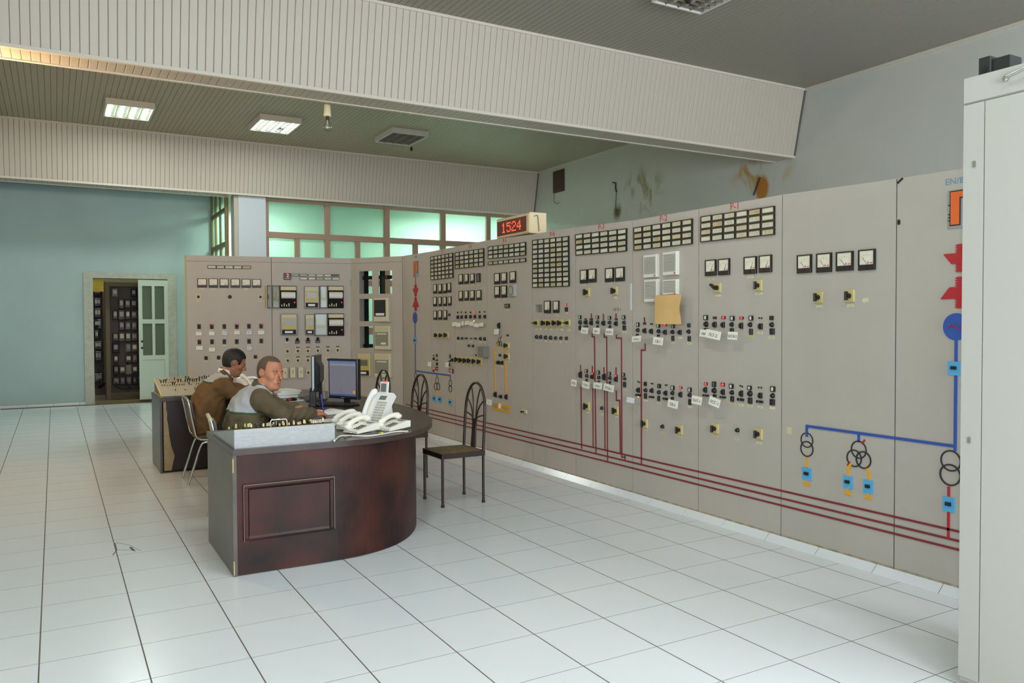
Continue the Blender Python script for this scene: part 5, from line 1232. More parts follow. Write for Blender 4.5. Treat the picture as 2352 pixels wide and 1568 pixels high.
# ------------------------------------------------------------------ phones
def make_phone(label, pos, rz, m, tilt=0., sc=1., screen=False):
    t = thing('telephone', label, 'telephone', pos, rz)
    w, d = .085*sc, .105*sc
    Rm = Matrix.Rotation(tilt, 4, 'X')
    def put_(nm, mb, mm, parent=t):
        me = fix_normals(mb.mesh(nm, mm)); me.transform(Rm if parent is t else Rm); o = obj(nm, me, parent); return o
    zf, zb = .028, .062
    k = MB(); k.prism([(-d, .006), (d, .02), (d, zb), (d*.55, zb-.002), (-d*.9, zf), (-d, zf-.008)], -w, w, 'yz'); body = put_('base', k, m)
    def zs(y): return zf+(zb-zf)*(y+d*.9)/(d*1.45)
    k = MB()
    for i in range(8 if screen else 4):
        for j in range(4 if screen else 3):
            y_ = -d*.78+i*.0165*sc if screen else -d*.70+i*.021*sc; x_ = -.002+.006*sc+j*.020*sc if screen else -.002+.018*sc+j*.021*sc; k.box(x_-.0075*sc, x_+.0075*sc, y_-(.0045 if screen else .0065)*sc, y_+(.0045 if screen else .0065)*sc, zs(y_)-.002, zs(y_)+.005)
    for i in range(5):
        y_ = -d*.75+i*.026*sc; 
    put_('keypad', k, m_btn if not screen else mat('pale_grey_keys', (196, 194, 184), .45))
    k = MB(); y_ = d*.62; k.box(.0, .05*sc, y_-.016, y_+.016, zb-.004, zb+.002); put_('display', k, m_lcd)
    # handset: arched grip with two heads on the left
    hx = -w*.58; pts = []
    for i in range(13):
        s_ = i/12; y_ = -d*.92+2*d*.92*s_; pts.append((hx, y_, zs(y_)+.020+.018*math.sin(math.pi*s_)))
    k = MB(); k.tube(pts, [.017, .019, .019, .0175, .0165, .016, .016, .016, .0165, .0175, .019, .019, .017], 10)
    for e_ in (0, -1): p = pts[e_]; k.ball((p[0], p[1]*.93, p[2]-.008), (.025, .031, .019), 12, 8)
    put_('handset', k, m)
    k = MB(); n = 40; cp = [(hx+.012*math.cos(i*1.6), -d-.004-.02*math.sin(i/n*3.1)+.004, .018+.012*math.sin(i*1.6)+.0) for i in range(n)]
    cp = [(hx-.02+.10*i/n+.006*math.cos(i*1.57), -d-.012+.006*math.sin(i*1.57), .012) for i in range(n)]
    k.tube(cp, .0028, 5); put_('coiled_cord', k, m) if tilt == 0 else None
    if screen:
        k = MB(); c0 = np.array([.01, d, zb]); k.obox((.012, d+.028, zb+.020), (1,0,0), (0,.82,.57), (0,-.57,.82), .034, .042, .008); fl2 = put_('screen_flap', k, m)
        k = MB(); k.obox((.012, d+.022, zb+.027), (1,0,0), (0,.82,.57), (0,-.57,.82), .024, .030, .002); put_('flap_display', k, m_lcd)
        k = MB(); k.obox((.02, d+.058, zb+.050), (1,0,0), (0,.82,.57), (0,-.57,.82), .012, .004, .003); put_('red_light', k, m_redlit)
        k = MB(); k.prism([(-d*.5, .008), (d*.9, .016), (d*.35, -.075), (d*.10, -.07)], -w*.5, w*.5, 'yz'); put_('stand', k, m)
    return t
def at(u, v, z=DZ): p = on_z(u, v, z); return (p[0], p[1], z)
p1 = at(822, 994); p2 = at(800, 981); p3 = at(784, 969); p5 = at(903, 987); p4 = at(853, 972)
RZ = math.radians(-72)
make_phone('ivory telephone nearest the grey console in the row of three', (p1[0]+.03, p1[1]+.01, DZ), RZ, m_phone, 0., .86)
make_phone('ivory telephone in the middle of the row of three', (p1[0]+.04, p1[1]+.20, DZ), RZ, m_phone, 0., .86)
make_phone('ivory telephone beside the open notebook, last in the row of three', (p1[0]+.06, p1[1]+.385, DZ), RZ, m_phone, 0., .86)
make_phone('ivory telephone standing alone on the rounded desk end', (p5[0], p5[1]+.0, DZ), RZ, m_phone, 0., .86)
make_phone('large white telephone propped up steeply with a raised screen', (p4[0]+.055, p4[1]-.02, DZ+.085), math.radians(-62), m_phonew, math.radians(48), 1.18, True)
q = on_axis(566, 885, 1, 4.62)
make_phone('white telephone on the rear desk arm beside the writing man', (q[0]+.05, 4.62, DZ+.05), math.radians(20), m_phonew, math.radians(20), 1.25)
# cable bundle in front of the phones
def cable(label, px, z, r, m, cat='cable', extra=None):
    P_ = [np.array(at(u, v, z)) for u, v in px]; c = P_[0].copy(); k = MB(); k.tube(cat_rom([p-c for p in P_], 5), r, 6); o = obj('cable', k, None, tuple(c), mat=m); return tag(o, label, cat)
cable('white cable running along the desk edge before the phones', [(768, 1012), (780, 1002), (800, 1000), (840, 1001), (875, 997), (910, 991), (938, 990)], DZ+.006, .006, m_wire)
o = cable('thin grey cable bundle behind the white desk cable', [(790, 1003), (830, 998), (872, 993), (905, 988), (930, 985), (944, 990), (930, 994)], DZ+.0045, .0042, m_btn)
q = at(877, 996, DZ+.006); k = MB(); k.cyl((-.004, 0, 0), (.004, .004, 0), .013, n=10); k.box(-.003, .003, .0, .05, -.002, .006); o = obj('cable_tie', k, None, q, mat=mat('yellow_tie', (206, 204, 60), .5)); tag(o, 'bright yellow tie around the white desk cable', 'cable tie')

# ------------------------------------------------------------------ screens, keyboards and small things on the desk
def monitor(label, base, rz, w, h, on=True, zc=.235):
    t = thing('monitor', label, 'monitor', base, rz)       # local -Y is the viewing side
    k = MB(); k.prism([(-.11, -.07), (.11, -.07), (.10, .09), (-.10, .09)], 0, .014, 'xy'); obj('foot', k, t, mat=m_black_el)
    k = MB(); k.box(-.028, .028, .03, .055, .014, zc+.02); obj('neck', k, t, mat=m_black_el)
    k = MB(); k.bev(-w/2, w/2, -.012, .028, zc-h/2, zc+h/2, .006); k.prism([(.028, zc-h*.36), (.058, zc-h*.2), (.058, zc+h*.2), (.028, zc+h*.36)], -w*.32, w*.32, 'yz'); sh = obj('shell', k, t, mat=m_black_el)
    m = bpy.data.materials.new('lit_screen'); m.use_nodes = True; nt = m.node_tree; b = nt.nodes['Principled BSDF']; b.inputs['Roughness'].default_value = .2
    tc = nt.nodes.new('ShaderNodeTexCoord'); sp = nt.nodes.new('ShaderNodeSeparateXYZ'); nt.links.new(tc.outputs['Generated'], sp.inputs[0])
    rp = nt.nodes.new('ShaderNodeValToRGB'); rp.color_ramp.interpolation = 'CONSTANT'; e = rp.color_ramp.elements
    e[0].position = 0; e[0].color = lin((70, 96, 150)); e[1].position = .05; e[1].color = lin((130, 128, 140))
    for ps, c in ((.86, (150, 156, 168)), (.91, (128, 138, 160)), (.96, (96, 122, 176))): x = e.new(ps); x.color = lin(c)
    nt.links.new(sp.outputs['Z'], rp.inputs['Fac'])
    n = nt.nodes.new('ShaderNodeTexNoise'); n.inputs['Scale'].default_value = 42; mp = nt.nodes.new('ShaderNodeMapping'); mp.inputs['Scale'].default_value = (.4, 1, 1.4); nt.links.new(tc.outputs['Generated'], mp.inputs[0]); nt.links.new(mp.outputs[0], n.inputs[0])
    mx = nt.nodes.new('ShaderNodeMix'); mx.data_type = 'RGBA'; mx.blend_type = 'MULTIPLY'; mx.inputs['Factor'].default_value = .45; nt.links.new(rp.outputs['Color'], mx.inputs['A']); nt.links.new(n.outputs['Color'], mx.inputs['B'])
    b.inputs['Base Color'].default_value = (.01, .01, .012, 1); nt.links.new(mx.outputs['Result'], b.inputs['Emission Color']); b.inputs['Emission Strength'].default_value = .75 if on else 0
    k = MB(); k.box(-w/2+.018, w/2-.018, -.0135, -.012, zc-h/2+.026, zc+h/2-.018); s_ = obj('screen', k, t, mat=m)
    k = MB(); k.box(w/2-.05, w/2-.028, -.0145, -.0135, zc-h/2+.05, zc-h/2+.075); obj('screen_icon', k, s_, mat=mat('amber_icon', (190, 140, 40), .4, emit=.5))
    k = MB(); k.box(-.02, .02, -.0135, -.012, zc-h/2+.008, zc-h/2+.014); obj('badge', k, sh, mat=m_btn)
    return t
mb_ = at(806, 934); vdir = math.atan2(mb_[1]-CAM[1], mb_[0]-CAM[0])-math.pi/2
monitor('black flat monitor with a lit grey spreadsheet, its screen turned to the desk front', (mb_[0]-.03, mb_[1]+.10, DZ), vdir-math.radians(44), .345, .345, True, .235)
m2 = at(733, 922); monitor('black flat monitor seen edge-on behind the handheld radio', (m2[0], m2[1]+.10, DZ), vdir-math.radians(97), .345, .335, True, .255)
k = MB(); k.box(.1725, .1745, -.004, .014, .10, .415); obj('edge_reflection', k, [o for o in bpy.data.objects if o.name.startswith('monitor')][-1], mat=mat('reflection_white', (208, 214, 222), .3))  # pale strip paints the light reflection along the shell's side
def keyboard(label, u, v, rz):
    q = at(u, v); t = thing('keyboard', label, 'keyboard', q, rz); k = MB(); k.prism([(-.07, 0), (.07, 0), (.07, .022), (-.07, .012)], -.20, .20, 'yz'); obj('case', k, t, mat=m_black_el)
    k = MB()
    for j in range(5):
        for i in range(16): k.box(-.19+i*.0235, -.19+i*.0235+.019, -.06+j*.023, -.06+j*.023+.018, .012+(j*.0019), .021+(j*.0019))
    obj('keys', k, t, mat=mat('grey_black_keys', (62, 62, 66), .45))
keyboard('black keyboard lying before the lit monitor', 766, 931, vdir-math.radians(18)); keyboard('black keyboard lying behind the handheld radio', 716, 918, vdir-math.radians(75))
q = at(719, 934); t = thing('handheld_radio', 'black handheld radio standing upright on the desk', 'radio', q, vdir)
k = MB(); k.bev(-.028, .028, -.02, .02, 0, .135, .006); obj('body', k, t, mat=m_blk)
k = MB(); k.cyl((-.015, 0, .135), (-.015, 0, .163), .010, n=10); k.cyl((.012, 0, .135), (.012, 0, .152), .008, n=10); obj('dial', k, t, mat=m_blkm)
k = MB()
for i in range(5): k.box(-.018, .018, -.022, -.02, .03+i*.012, .036+i*.012)
obj('speaker_slot', k, t, mat=m_blkm)
q = at(669, 921); t = thing('computer_mouse', 'black and red computer mouse beside the stacked books', 'mouse', q, .3); k = MB(); k.ball((0, 0, .012), (.058, .033, .024), 16, 10); obj('shell', k, t, mat=m_blk); k = MB(); k.ball((-.022, -.018, .016), (.022, .014, .016), 12, 8); obj('red_side', k, t, mat=m_mouse)
k = MB(); k.tube(cat_rom([(.055, 0, .012), (.12, .04, .006), (.22, .05, .005), (.30, .12, .005)]), .0025, 6); obj('cord', k, t, mat=m_blk)
q = at(736, 932); t = thing('computer_mouse', 'small black mouse next to the writing hand', 'mouse', q, .8); k = MB(); k.ball((0, 0, .012), (.05, .03, .022), 16, 10); obj('shell', k, t, mat=m_blk); k = MB(); k.cyl((.02, 0, .033), (.028, 0, .030), .005, n=8); obj('wheel', k, t, mat=m_btn)
# books and papers beside the men
def book(label, pos, rz, w, d, h, m, grp=None):
    t = thing('book', label, 'book', pos, rz, grp); k = MB(); k.box(-w/2+.004, w/2-.002, -d/2+.004, d/2-.004, .003, h-.003); obj('pages', k, t, mat=m_paper)
    k = MB(); k.box(-w/2, w/2, -d/2, d/2, 0, .003); k.box(-w/2, w/2, -d/2, d/2, h-.003, h); k.box(-w/2, -w/2+.003, -d/2, d/2, 0, h); obj('cover', k, t, mat=m); return t
q = at(650, 914); zz_ = DZ
for n_, (h_, mm, lbl) in enumerate(((.03, m_btn, 'grey covered thick book at the bottom of the stack by the turned head'), (.022, m_paper, 'white covered book in the middle of the stack by the turned head'), (.018, m_paper, 'thin white book on top of the stack by the turned head'))):
    book(lbl, (q[0]+.02*n_, q[1]+.12, zz_), .2+.05*n_, .24-.01*n_, .30-.01*n_, h_, mm); zz_ += h_+.0005
q = at(655, 919); k = MB(); k.box(-.12, .12, -.09, .09, 0, .003); o = obj('paper_sheet', k, None, (q[0]+.05, q[1]-.05, DZ), (0,0,.35), mat=m_paper); tag(o, 'loose white sheet under the mouse and beside the books', 'paper')
q = at(782, 949); t = thing('notebook', 'open white notebook under the writing hand', 'notebook', (q[0]-.06, q[1]+.06, DZ), math.radians(10))
for sx in (-1, 1):
    k = MB(); vs = []; fs = []; n = 8
    for j in (0, 1):
        for i in range(n+1):
            s_ = i/n; vs.append((sx*.16*s_, -.12+.24*j, .006+.022*math.sin(math.pi*min(1, s_*1.1))**.8*(1-s_*.55)))
    for i in range(n+1): vs.append((sx*.16*i/n, -.12, 0))
    for i in range(n+1): vs.append((sx*.16*i/n, .12, 0))
    N = n+1
    for i in range(n): fs += [(i, i+1, N+i+1, N+i), (i, 2*N+i, 2*N+i+1, i+1), (N+i, N+i+1, 3*N+i+1, 3*N+i)]
    k.smooth = True; k.add(vs, fs); obj('page_block', k, t, mat=m_paper)
k = MB(); k.box(-.165, .165, -.125, .125, -.0, .002); obj('cover', k, t, mat=mat('navy_cover', (40, 48, 80), .5))
q = at(752, 967); k = MB(); k.box(-.12, .12, -.08, .08, 0, .004); o = obj('paper_sheet', k, None, (q[0], q[1]+.04, DZ), (0,0,-.1), mat=m_paper); tag(o, 'white sheet between the notebook and the row of phones', 'paper')
# white cable that arches over the monitors
a = np.array(at(745, 918)); P_ = [a, a+[.0, .01, .10], a+[.035, .03, .20], a+[.055, .04, .30], a+[.10, .14, .33], a+[.12, .22, .2], a+[.12, .26, .006]]
k = MB(); k.tube(cat_rom([p-a for p in P_], 6), .007, 8); o = obj('cable', k, None, tuple(a+[0, 0, .0]), mat=m_wire); tag(o, 'white cable arching up between the two monitors', 'cable')

# ------------------------------------------------------------------ chairs
def arch_chair():
    t = thing('dining_chair', '', 'chair')                    # local: faces -X, back at +X; width along Y
    hw, D, sz, top = .175, .36, .425, .955
    for sx, sy in ((-D/2, -hw), (-D/2, hw), (D/2, -hw), (D/2, hw)):
        k = MB(); k.cyl((sx, sy, 0), (sx, sy, sz-.02), .011, n=10); l_ = obj('leg', k, t, mat=m_chair)
        k = MB(); k.cyl((sx, sy, 0), (sx, sy, .018), .014, n=10); obj('foot_cap', k, l_, mat=m_blkm)
    k = MB()
    for a, b in (((-D/2, -hw), (-D/2, hw)), ((D/2, -hw), (D/2, hw)), ((-D/2, -hw), (D/2, -hw)), ((-D/2, hw), (D/2, hw))):
        hx_ = a[1] == b[1]; k.box(min(a[0], b[0])+(.0122 if hx_ else -.012), max(a[0], b[0])+(-.0122 if hx_ else .012), min(a[1], b[1])-.012, max(a[1], b[1])+.012, sz-.045, sz-.005)
    obj('seat_frame', k, t, mat=m_chair)
    k = MB(); n = 10; g = lambda x_, y_: .018*(1-abs(x_)**3)*(1-abs(y_)**3)
    vs = []; fs = []
    for i in range(n+1):
        for j in range(n+1): a, b = -1+2*i/n, -1+2*j/n; vs.append((a*(D/2-.004), b*(hw-.004), sz-.004+g(a, b)))
    for i in range(n):
        for j in range(n): q = i*(n+1)+j; fs.append((q, q+1, q+n+2, q+n+1))
    k.smooth = True; k.add(vs, fs); k.smooth = False; k.box(-D/2+.004, D/2-.004, -hw+.004, hw-.004, sz-.012, sz-.004); obj('seat', k, t, mat=m_seat)
    lean = lambda z: D/2+.03*(z-sz)/.5
    pts = [(lean(sz), -hw, sz-.02), (lean(.6), -hw*1.0, .6), (lean(.70), -hw*.99, .70)]
    for i in range(1, 16):
        a = math.pi*i/16; z_ = .72+(top-.72)*math.sin(a); pts.append((lean(z_), -hw*.985*math.cos(a), z_))
    pts += [(lean(.70), hw*.99, .70), (lean(.6), hw, .6), (lean(sz), hw, sz-.02)]
    k = MB(); k.tube(pts, .0115, 10); obj('back_frame', k, t, mat=m_chair)
    k = MB()
    for q in (-.026, -.009, .009, .026): k.tube([(lean(sz), q*1.25, sz), (lean(.55), q, .55), (lean(.66), q*.85, .66)], .0085, 8)
    obj('back_slat', k, t, mat=m_chair)
    for s_ in (-1, 1):
        for q, (ye, ze) in ((.026, (.160, .70)), (.020, (.150, .82)), (.010, (.085, .925))):
            k = MB(); k.tube(cat_rom([(lean(.60), s_*q, .57), (lean(.66), s_*(q+.010), .66), (lean(.5*(ze+.68)), s_*(q+(ye-q)*.42), .66+(ze-.66)*.62), (lean(ze), s_*ye, ze)], 5), .0065, 7); obj('fan_rod', k, t, mat=m_chair)
    return t
ch = arch_chair()
lbls = ('dark brown arched-back metal chair with its whole seat in view, beside the desk end', 'dark brown arched-back metal chair standing behind the desk end, between two others', 'dark brown arched-back metal chair furthest along the desk, behind the steep white phone')
for n_, (x_, y_, r_) in enumerate(((2.885, 1.905, 0.0), (2.90, 3.08, .03), (2.86, 3.96, .06))):
    o = ch if n_ == 0 else copy_tree(ch); o.location = (x_, y_, 0); o.rotation_euler = (0, 0, r_); o['label'] = lbls[n_]; o['group'] = 'arched metal chairs around the desk'
def tube_chair(label, loc, rz, cream):
    t = thing('office_chair', label, 'chair', loc, rz)        # local: faces +X, back at -X
    hw, sz = .19, .41
    for s_ in (-1, 1):
        y_ = s_*hw
        k = MB(); k.tube(cat_rom([(-.26, y_, .0), (-.20, y_, .18), (-.145, y_, .345), (-.10, y_, .375), (.05, y_, .378), (.17, y_, .378)], 6), .011, 8); obj('rear_leg', k, t, mat=m_chrome)
        k = MB(); k.tube(cat_rom([(.26, y_, .0), (.22, y_, .2), (.18, y_, .36), (.12, y_, .39), (-.08, y_, .395), (-.17, y_*.98, .42), (-.20, y_*.97, .52), (-.235, y_*.95, .70), (-.25, y_*.9, .765)], 6), .011, 8); obj('side_rail', k, t, mat=m_chrome)
    k = MB(); n = 8; vs = []; fs = []
    k.bev(-.17, .19, -hw+.01, hw-.01, .395, .435, .01); obj('seat', k, t, mat=m_seat)
    k = MB(); k.tube([(-.25, -hw*.9, .765), (-.255, -hw*.6, .775), (-.257, 0, .778), (-.255, hw*.6, .775), (-.25, hw*.9, .765)], .014 if cream else .011, 10); obj('top_rail', k, t, mat=m_cream if cream else m_chrome)
    k = MB(); k.prism([(-.205, .50), (-.18, .50), (-.215, .75), (-.245, .75)], -hw+.02, hw-.02, 'xz'); obj('backrest', k, t, mat=mat('grey_brown_vinyl', (92, 82, 74), .5))
    return t
tube_chair('chromed tube chair under the man writing at the rear desk arm', (1.36, 3.88, 0), .0, False)
tube_chair('chromed tube chair with a cream back rail under the man looking round', (1.30, 2.16, 0), math.radians(-6), True)

# ------------------------------------------------------------------ people: signed-distance figures turned into one surface each
class SDF:
    def __init__(s): s.p = []
    def cap(s, a, b, ra, rb, k=.03, op='u'): s.p.append(('cap', np.array(a, float), np.array(b, float), ra, rb, k, op)); return s
    def ell(s, c, r, k=.03, op='u', R=None): s.p.append(('ell', np.array(c, float), np.array(r, float), np.eye(3) if R is None else np.array(R), 0, k, op)); return s
    def extend(s, o): s.p += o.p; return s
    def bounds(s):
        lo = np.full(3, 9.); hi = np.full(3, -9.)
        for q in s.p:
            if q[6] != 'u': continue
            if q[0] == 'cap': r = max(q[3], q[4]); lo = np.minimum(lo, np.minimum(q[1], q[2])-r); hi = np.maximum(hi, np.maximum(q[1], q[2])+r)
            else: r = q[2].max(); lo = np.minimum(lo, q[1]-r); hi = np.maximum(hi, q[1]+r)
        return lo, hi
    def field(s, lo, res, n):
        D = np.full(n, .3, np.float32)
        for kind, a, b, c, d, k, op in s.p:
            if kind == 'cap': r = max(c, d); l_ = np.minimum(a, b)-r; h_ = np.maximum(a, b)+r
            else: r = b.max(); l_ = a-r; h_ = a+r
            pad = k+3*res+.02
            i0 = np.maximum(0, np.floor((l_-pad-lo)/res).astype(int)); i1 = np.minimum(n, np.ceil((h_+pad-lo)/res).astype(int)+1)
            if (i1 <= i0).any(): continue
            g = [lo[q]+res*np.arange(i0[q], i1[q], dtype=np.float32) for q in range(3)]
            X, Y, Z_ = np.meshgrid(*g, indexing='ij')
            if kind == 'cap':
                ab = b-a; L2 = ab@ab+1e-12; t = np.clip(((X-a[0])*ab[0]+(Y-a[1])*ab[1]+(Z_-a[2])*ab[2])/L2, 0, 1)
                dd = np.sqrt((X-a[0]-t*ab[0])**2+(Y-a[1]-t*ab[1])**2+(Z_-a[2]-t*ab[2])**2)-(c+(d-c)*t)
            else:
                P_ = np.stack([X-a[0], Y-a[1], Z_-a[2]], -1)@c; k0 = np.sqrt(((P_/b)**2).sum(-1)); k1 = np.sqrt(((P_/b**2)**2).sum(-1))+1e-9; dd = k0*(k0-1)/k1
            sl = tuple(slice(i0[q], i1[q]) for q in range(3)); o_ = D[sl]
            if op == 'u': h = np.maximum(k-np.abs(o_-dd), 0)/k; D[sl] = np.minimum(o_, dd)-h*h*k/4
            else: dd = -dd; h = np.maximum(k-np.abs(o_-dd), 0)/k; D[sl] = np.maximum(o_, dd)+h*h*k/4
        return D
def nets(D, lo, res):
    """surface nets"""
    n = np.array(D.shape); ins = D < 0
    c = np.zeros(n-1, np.int32); off = [(i, j, k) for i in (0, 1) for j in (0, 1) for k in (0, 1)]
    for i, j, k in off: c += ins[i:n[0]-1+i, j:n[1]-1+j, k:n[2]-1+k]
    act = (c > 0) & (c < 8); ids = np.full(act.shape, -1, np.int64); A = np.argwhere(act); ids[act] = np.arange(len(A))
    vals = {o: D[A[:, 0]+o[0], A[:, 1]+o[1], A[:, 2]+o[2]] for o in off}
    acc = np.zeros((len(A), 3)); cnt = np.zeros(len(A))
    for a in off:
        for ax in range(3):
            if a[ax]: continue
            b = list(a); b[ax] = 1; b = tuple(b); va, vb = vals[a], vals[b]; m = (va < 0) != (vb < 0)
            t = np.where(m, va/(va-vb+1e-12), 0); p = np.array(a, float)[None].repeat(len(A), 0); p[:, ax] += t; acc[m] += p[m]; cnt[m] += 1
    V = (A+acc/np.maximum(cnt, 1)[:, None])*res+lo
    Fs = []
    for ax in range(3):
        u, v = (ax+1) % 3, (ax+2) % 3
        s0 = [slice(None)]*3; s1 = [slice(None)]*3; s0[ax] = slice(0, -1); s1[ax] = slice(1, None)
        cr_ = ins[tuple(s0)] != ins[tuple(s1)]; E_ = np.argwhere(cr_)
        ok = (E_[:, u] > 0) & (E_[:, v] > 0) & (E_[:, u] < n[u]-1) & (E_[:, v] < n[v]-1); E_ = E_[ok]
        def gid(du, dv): q = E_.copy(); q[:, u] += du; q[:, v] += dv; return ids[q[:, 0], q[:, 1], q[:, 2]]
        f = np.stack([gid(-1, -1), gid(0, -1), gid(0, 0), gid(-1, 0)], 1)
        fl = ins[E_[:, 0], E_[:, 1], E_[:, 2]]; f[~fl] = f[~fl][:, ::-1]; Fs.append(f)
    return V, np.concatenate(Fs)
def sdf_obj(name, sdf, res, m, origin, parent=None, mod=None, smooth_it=1):
    lo, hi = sdf.bounds(); lo = lo-.03; n = np.ceil((hi+.03-lo)/res).astype(int)+1
    D = sdf.field(lo.astype(np.float32), res, n)
    if mod is not None:
        X, Y, Z_ = np.meshgrid(*[lo[q]+res*np.arange(n[q], dtype=np.float32) for q in range(3)], indexing='ij'); D = mod(D, X, Y, Z_)
    V, F_ = nets(D, lo, res); V = V-np.array(origin)
    me = bpy.data.meshes.new(name); me.from_pydata(V.tolist(), [], F_.tolist()); me.materials.append(m)
    me.polygons.foreach_set('use_smooth', [True]*len(F_)); me.update()
    o = bpy.data.objects.new(name, me); COL.objects.link(o)
    if parent is not None: o.parent = parent
    else: o.location = tuple(origin)
    if smooth_it:
        sm = o.modifiers.new('smooth', 'SMOOTH'); sm.factor = .5; sm.iterations = smooth_it
    return o
def rotz(a): c, s = math.cos(a), math.sin(a); return np.array([[c, -s, 0], [s, c, 0], [0, 0, 1]])
def roty(a): c, s = math.cos(a), math.sin(a); return np.array([[c, 0, s], [0, 1, 0], [-s, 0, c]])
def rotx(a): c, s = math.cos(a), math.sin(a); return np.array([[1, 0, 0], [0, c, -s], [0, s, c]])
def hand(S_, wrist, fwd, up, side, curl=.5, pen=False):
    """fwd along the fingers, up = back of the hand, side=+1 thumb towards up x fwd"""
    f = np.array(fwd, float); f /= np.linalg.norm(f); u = np.array(up, float); u -= f*(u@f); u /= np.linalg.norm(u); l = np.cross(u, f)*side; w = np.array(wrist, float)
    S_.cap(w-f*.02, w+f*.03, .026, .028, .02)
    for i, q in enumerate((.030, .011, -.009, -.027)):
        kx = w+f*(.085-.006*abs(i-1))+l*q; S_.cap(w+f*.015+l*q*.6, kx, .016, .0125, .012)
        L_ = (.044, .050, .046, .036)[i]; a1 = curl*.55; a2 = curl*1.5
        d1 = f*math.cos(a1)-u*math.sin(a1); d2 = f*math.cos(a2)-u*math.sin(a2); m1 = kx+d1*L_; m2 = m1+d2*L_*.75
        S_.cap(kx, m1, .0105, .0095, .004); S_.cap(m1, m2, .0095, .0078, .004)
    t0 = w+f*.022+l*.028; t1 = t0+(f*.72+l*.50-u*.25)*.045; t2 = t1+(f*.92-l*.15-u*.25)*.034
    S_.cap(w+f*.01+l*.012, t0, .018, .015, .012); S_.cap(t0, t1, .0135, .0115, .006); S_.cap(t1, t2, .0115, .009, .004)
def head_sdf(S_, c, R, s=1.):
    T_ = lambda p: np.array(c)+R@(np.array(p)*s)
    S_.ell(T_((-.012, 0, .042)), np.array((.100, .079, .088))*s, .03, R=R)
    S_.ell(T_((.028, 0, -.022)), np.array((.066, .062, .088))*s, .03, R=R)
    S_.ell(T_((.050, 0, -.088)), np.array((.040, .044, .034))*s, .03, R=R); S_.ell(T_((.080, 0, -.098)), np.array((.014, .020, .014))*s, .016, R=R)
    for y_ in (-1, 1):
        S_.cap(T_((.005, y_*.058, -.058)), T_((.055, y_*.026, -.095)), .020*s, .020*s, .02)       # jaw line
        S_.ell(T_((.062, y_*.040, -.018)), np.array((.024, .022, .018))*s, .02, R=R)               # cheek bone
    S_.cap(T_((.086, -.034, .030)), T_((.086, .034, .030)), .0105*s, .0105*s, .016)                # brow
    for y_ in (-1, 1): S_.ell(T_((.097, y_*.031, .008)), np.array((.013, .017, .0095))*s, .012, 's', R=R)
    S_.cap(T_((.095, 0, .018)), T_((.121, 0, -.022)), .0085*s, .0112*s, .014)                      # nose
    for y_ in (-1, 1): S_.ell(T_((.103, y_*.012, -.031)), np.array((.010, .0085, .008))*s, .006, R=R)
    S_.ell(T_((.080, 0, -.056)), np.array((.016, .030, .020))*s, .02, R=R)                        # mouth mound
    S_.cap(T_((.0945, -.019, -.054)), T_((.0945, .019, -.054)), .0040*s, .0040*s, .006)
    S_.cap(T_((.0925, -.016, -.065)), T_((.0925, .016, -.065)), .0050*s, .0050*s, .006)
    S_.cap(T_((.1005, -.024, -.0598)), T_((.1005, .024, -.0598)), .0026*s, .0026*s, .003, 's')
    for y_ in (-1, 1):                                                                             # ears
        S_.ell(T_((-.008, y_*.080, .002)), np.array((.019, .0085, .031))*s, .008, R=R@rotz(-y_*.35)@roty(-.15))
        S_.ell(T_((-.004, y_*.089, .004)), np.array((.009, .006, .018))*s, .005, 's', R=R@rotz(-y_*.35)@roty(-.15))
    return T_
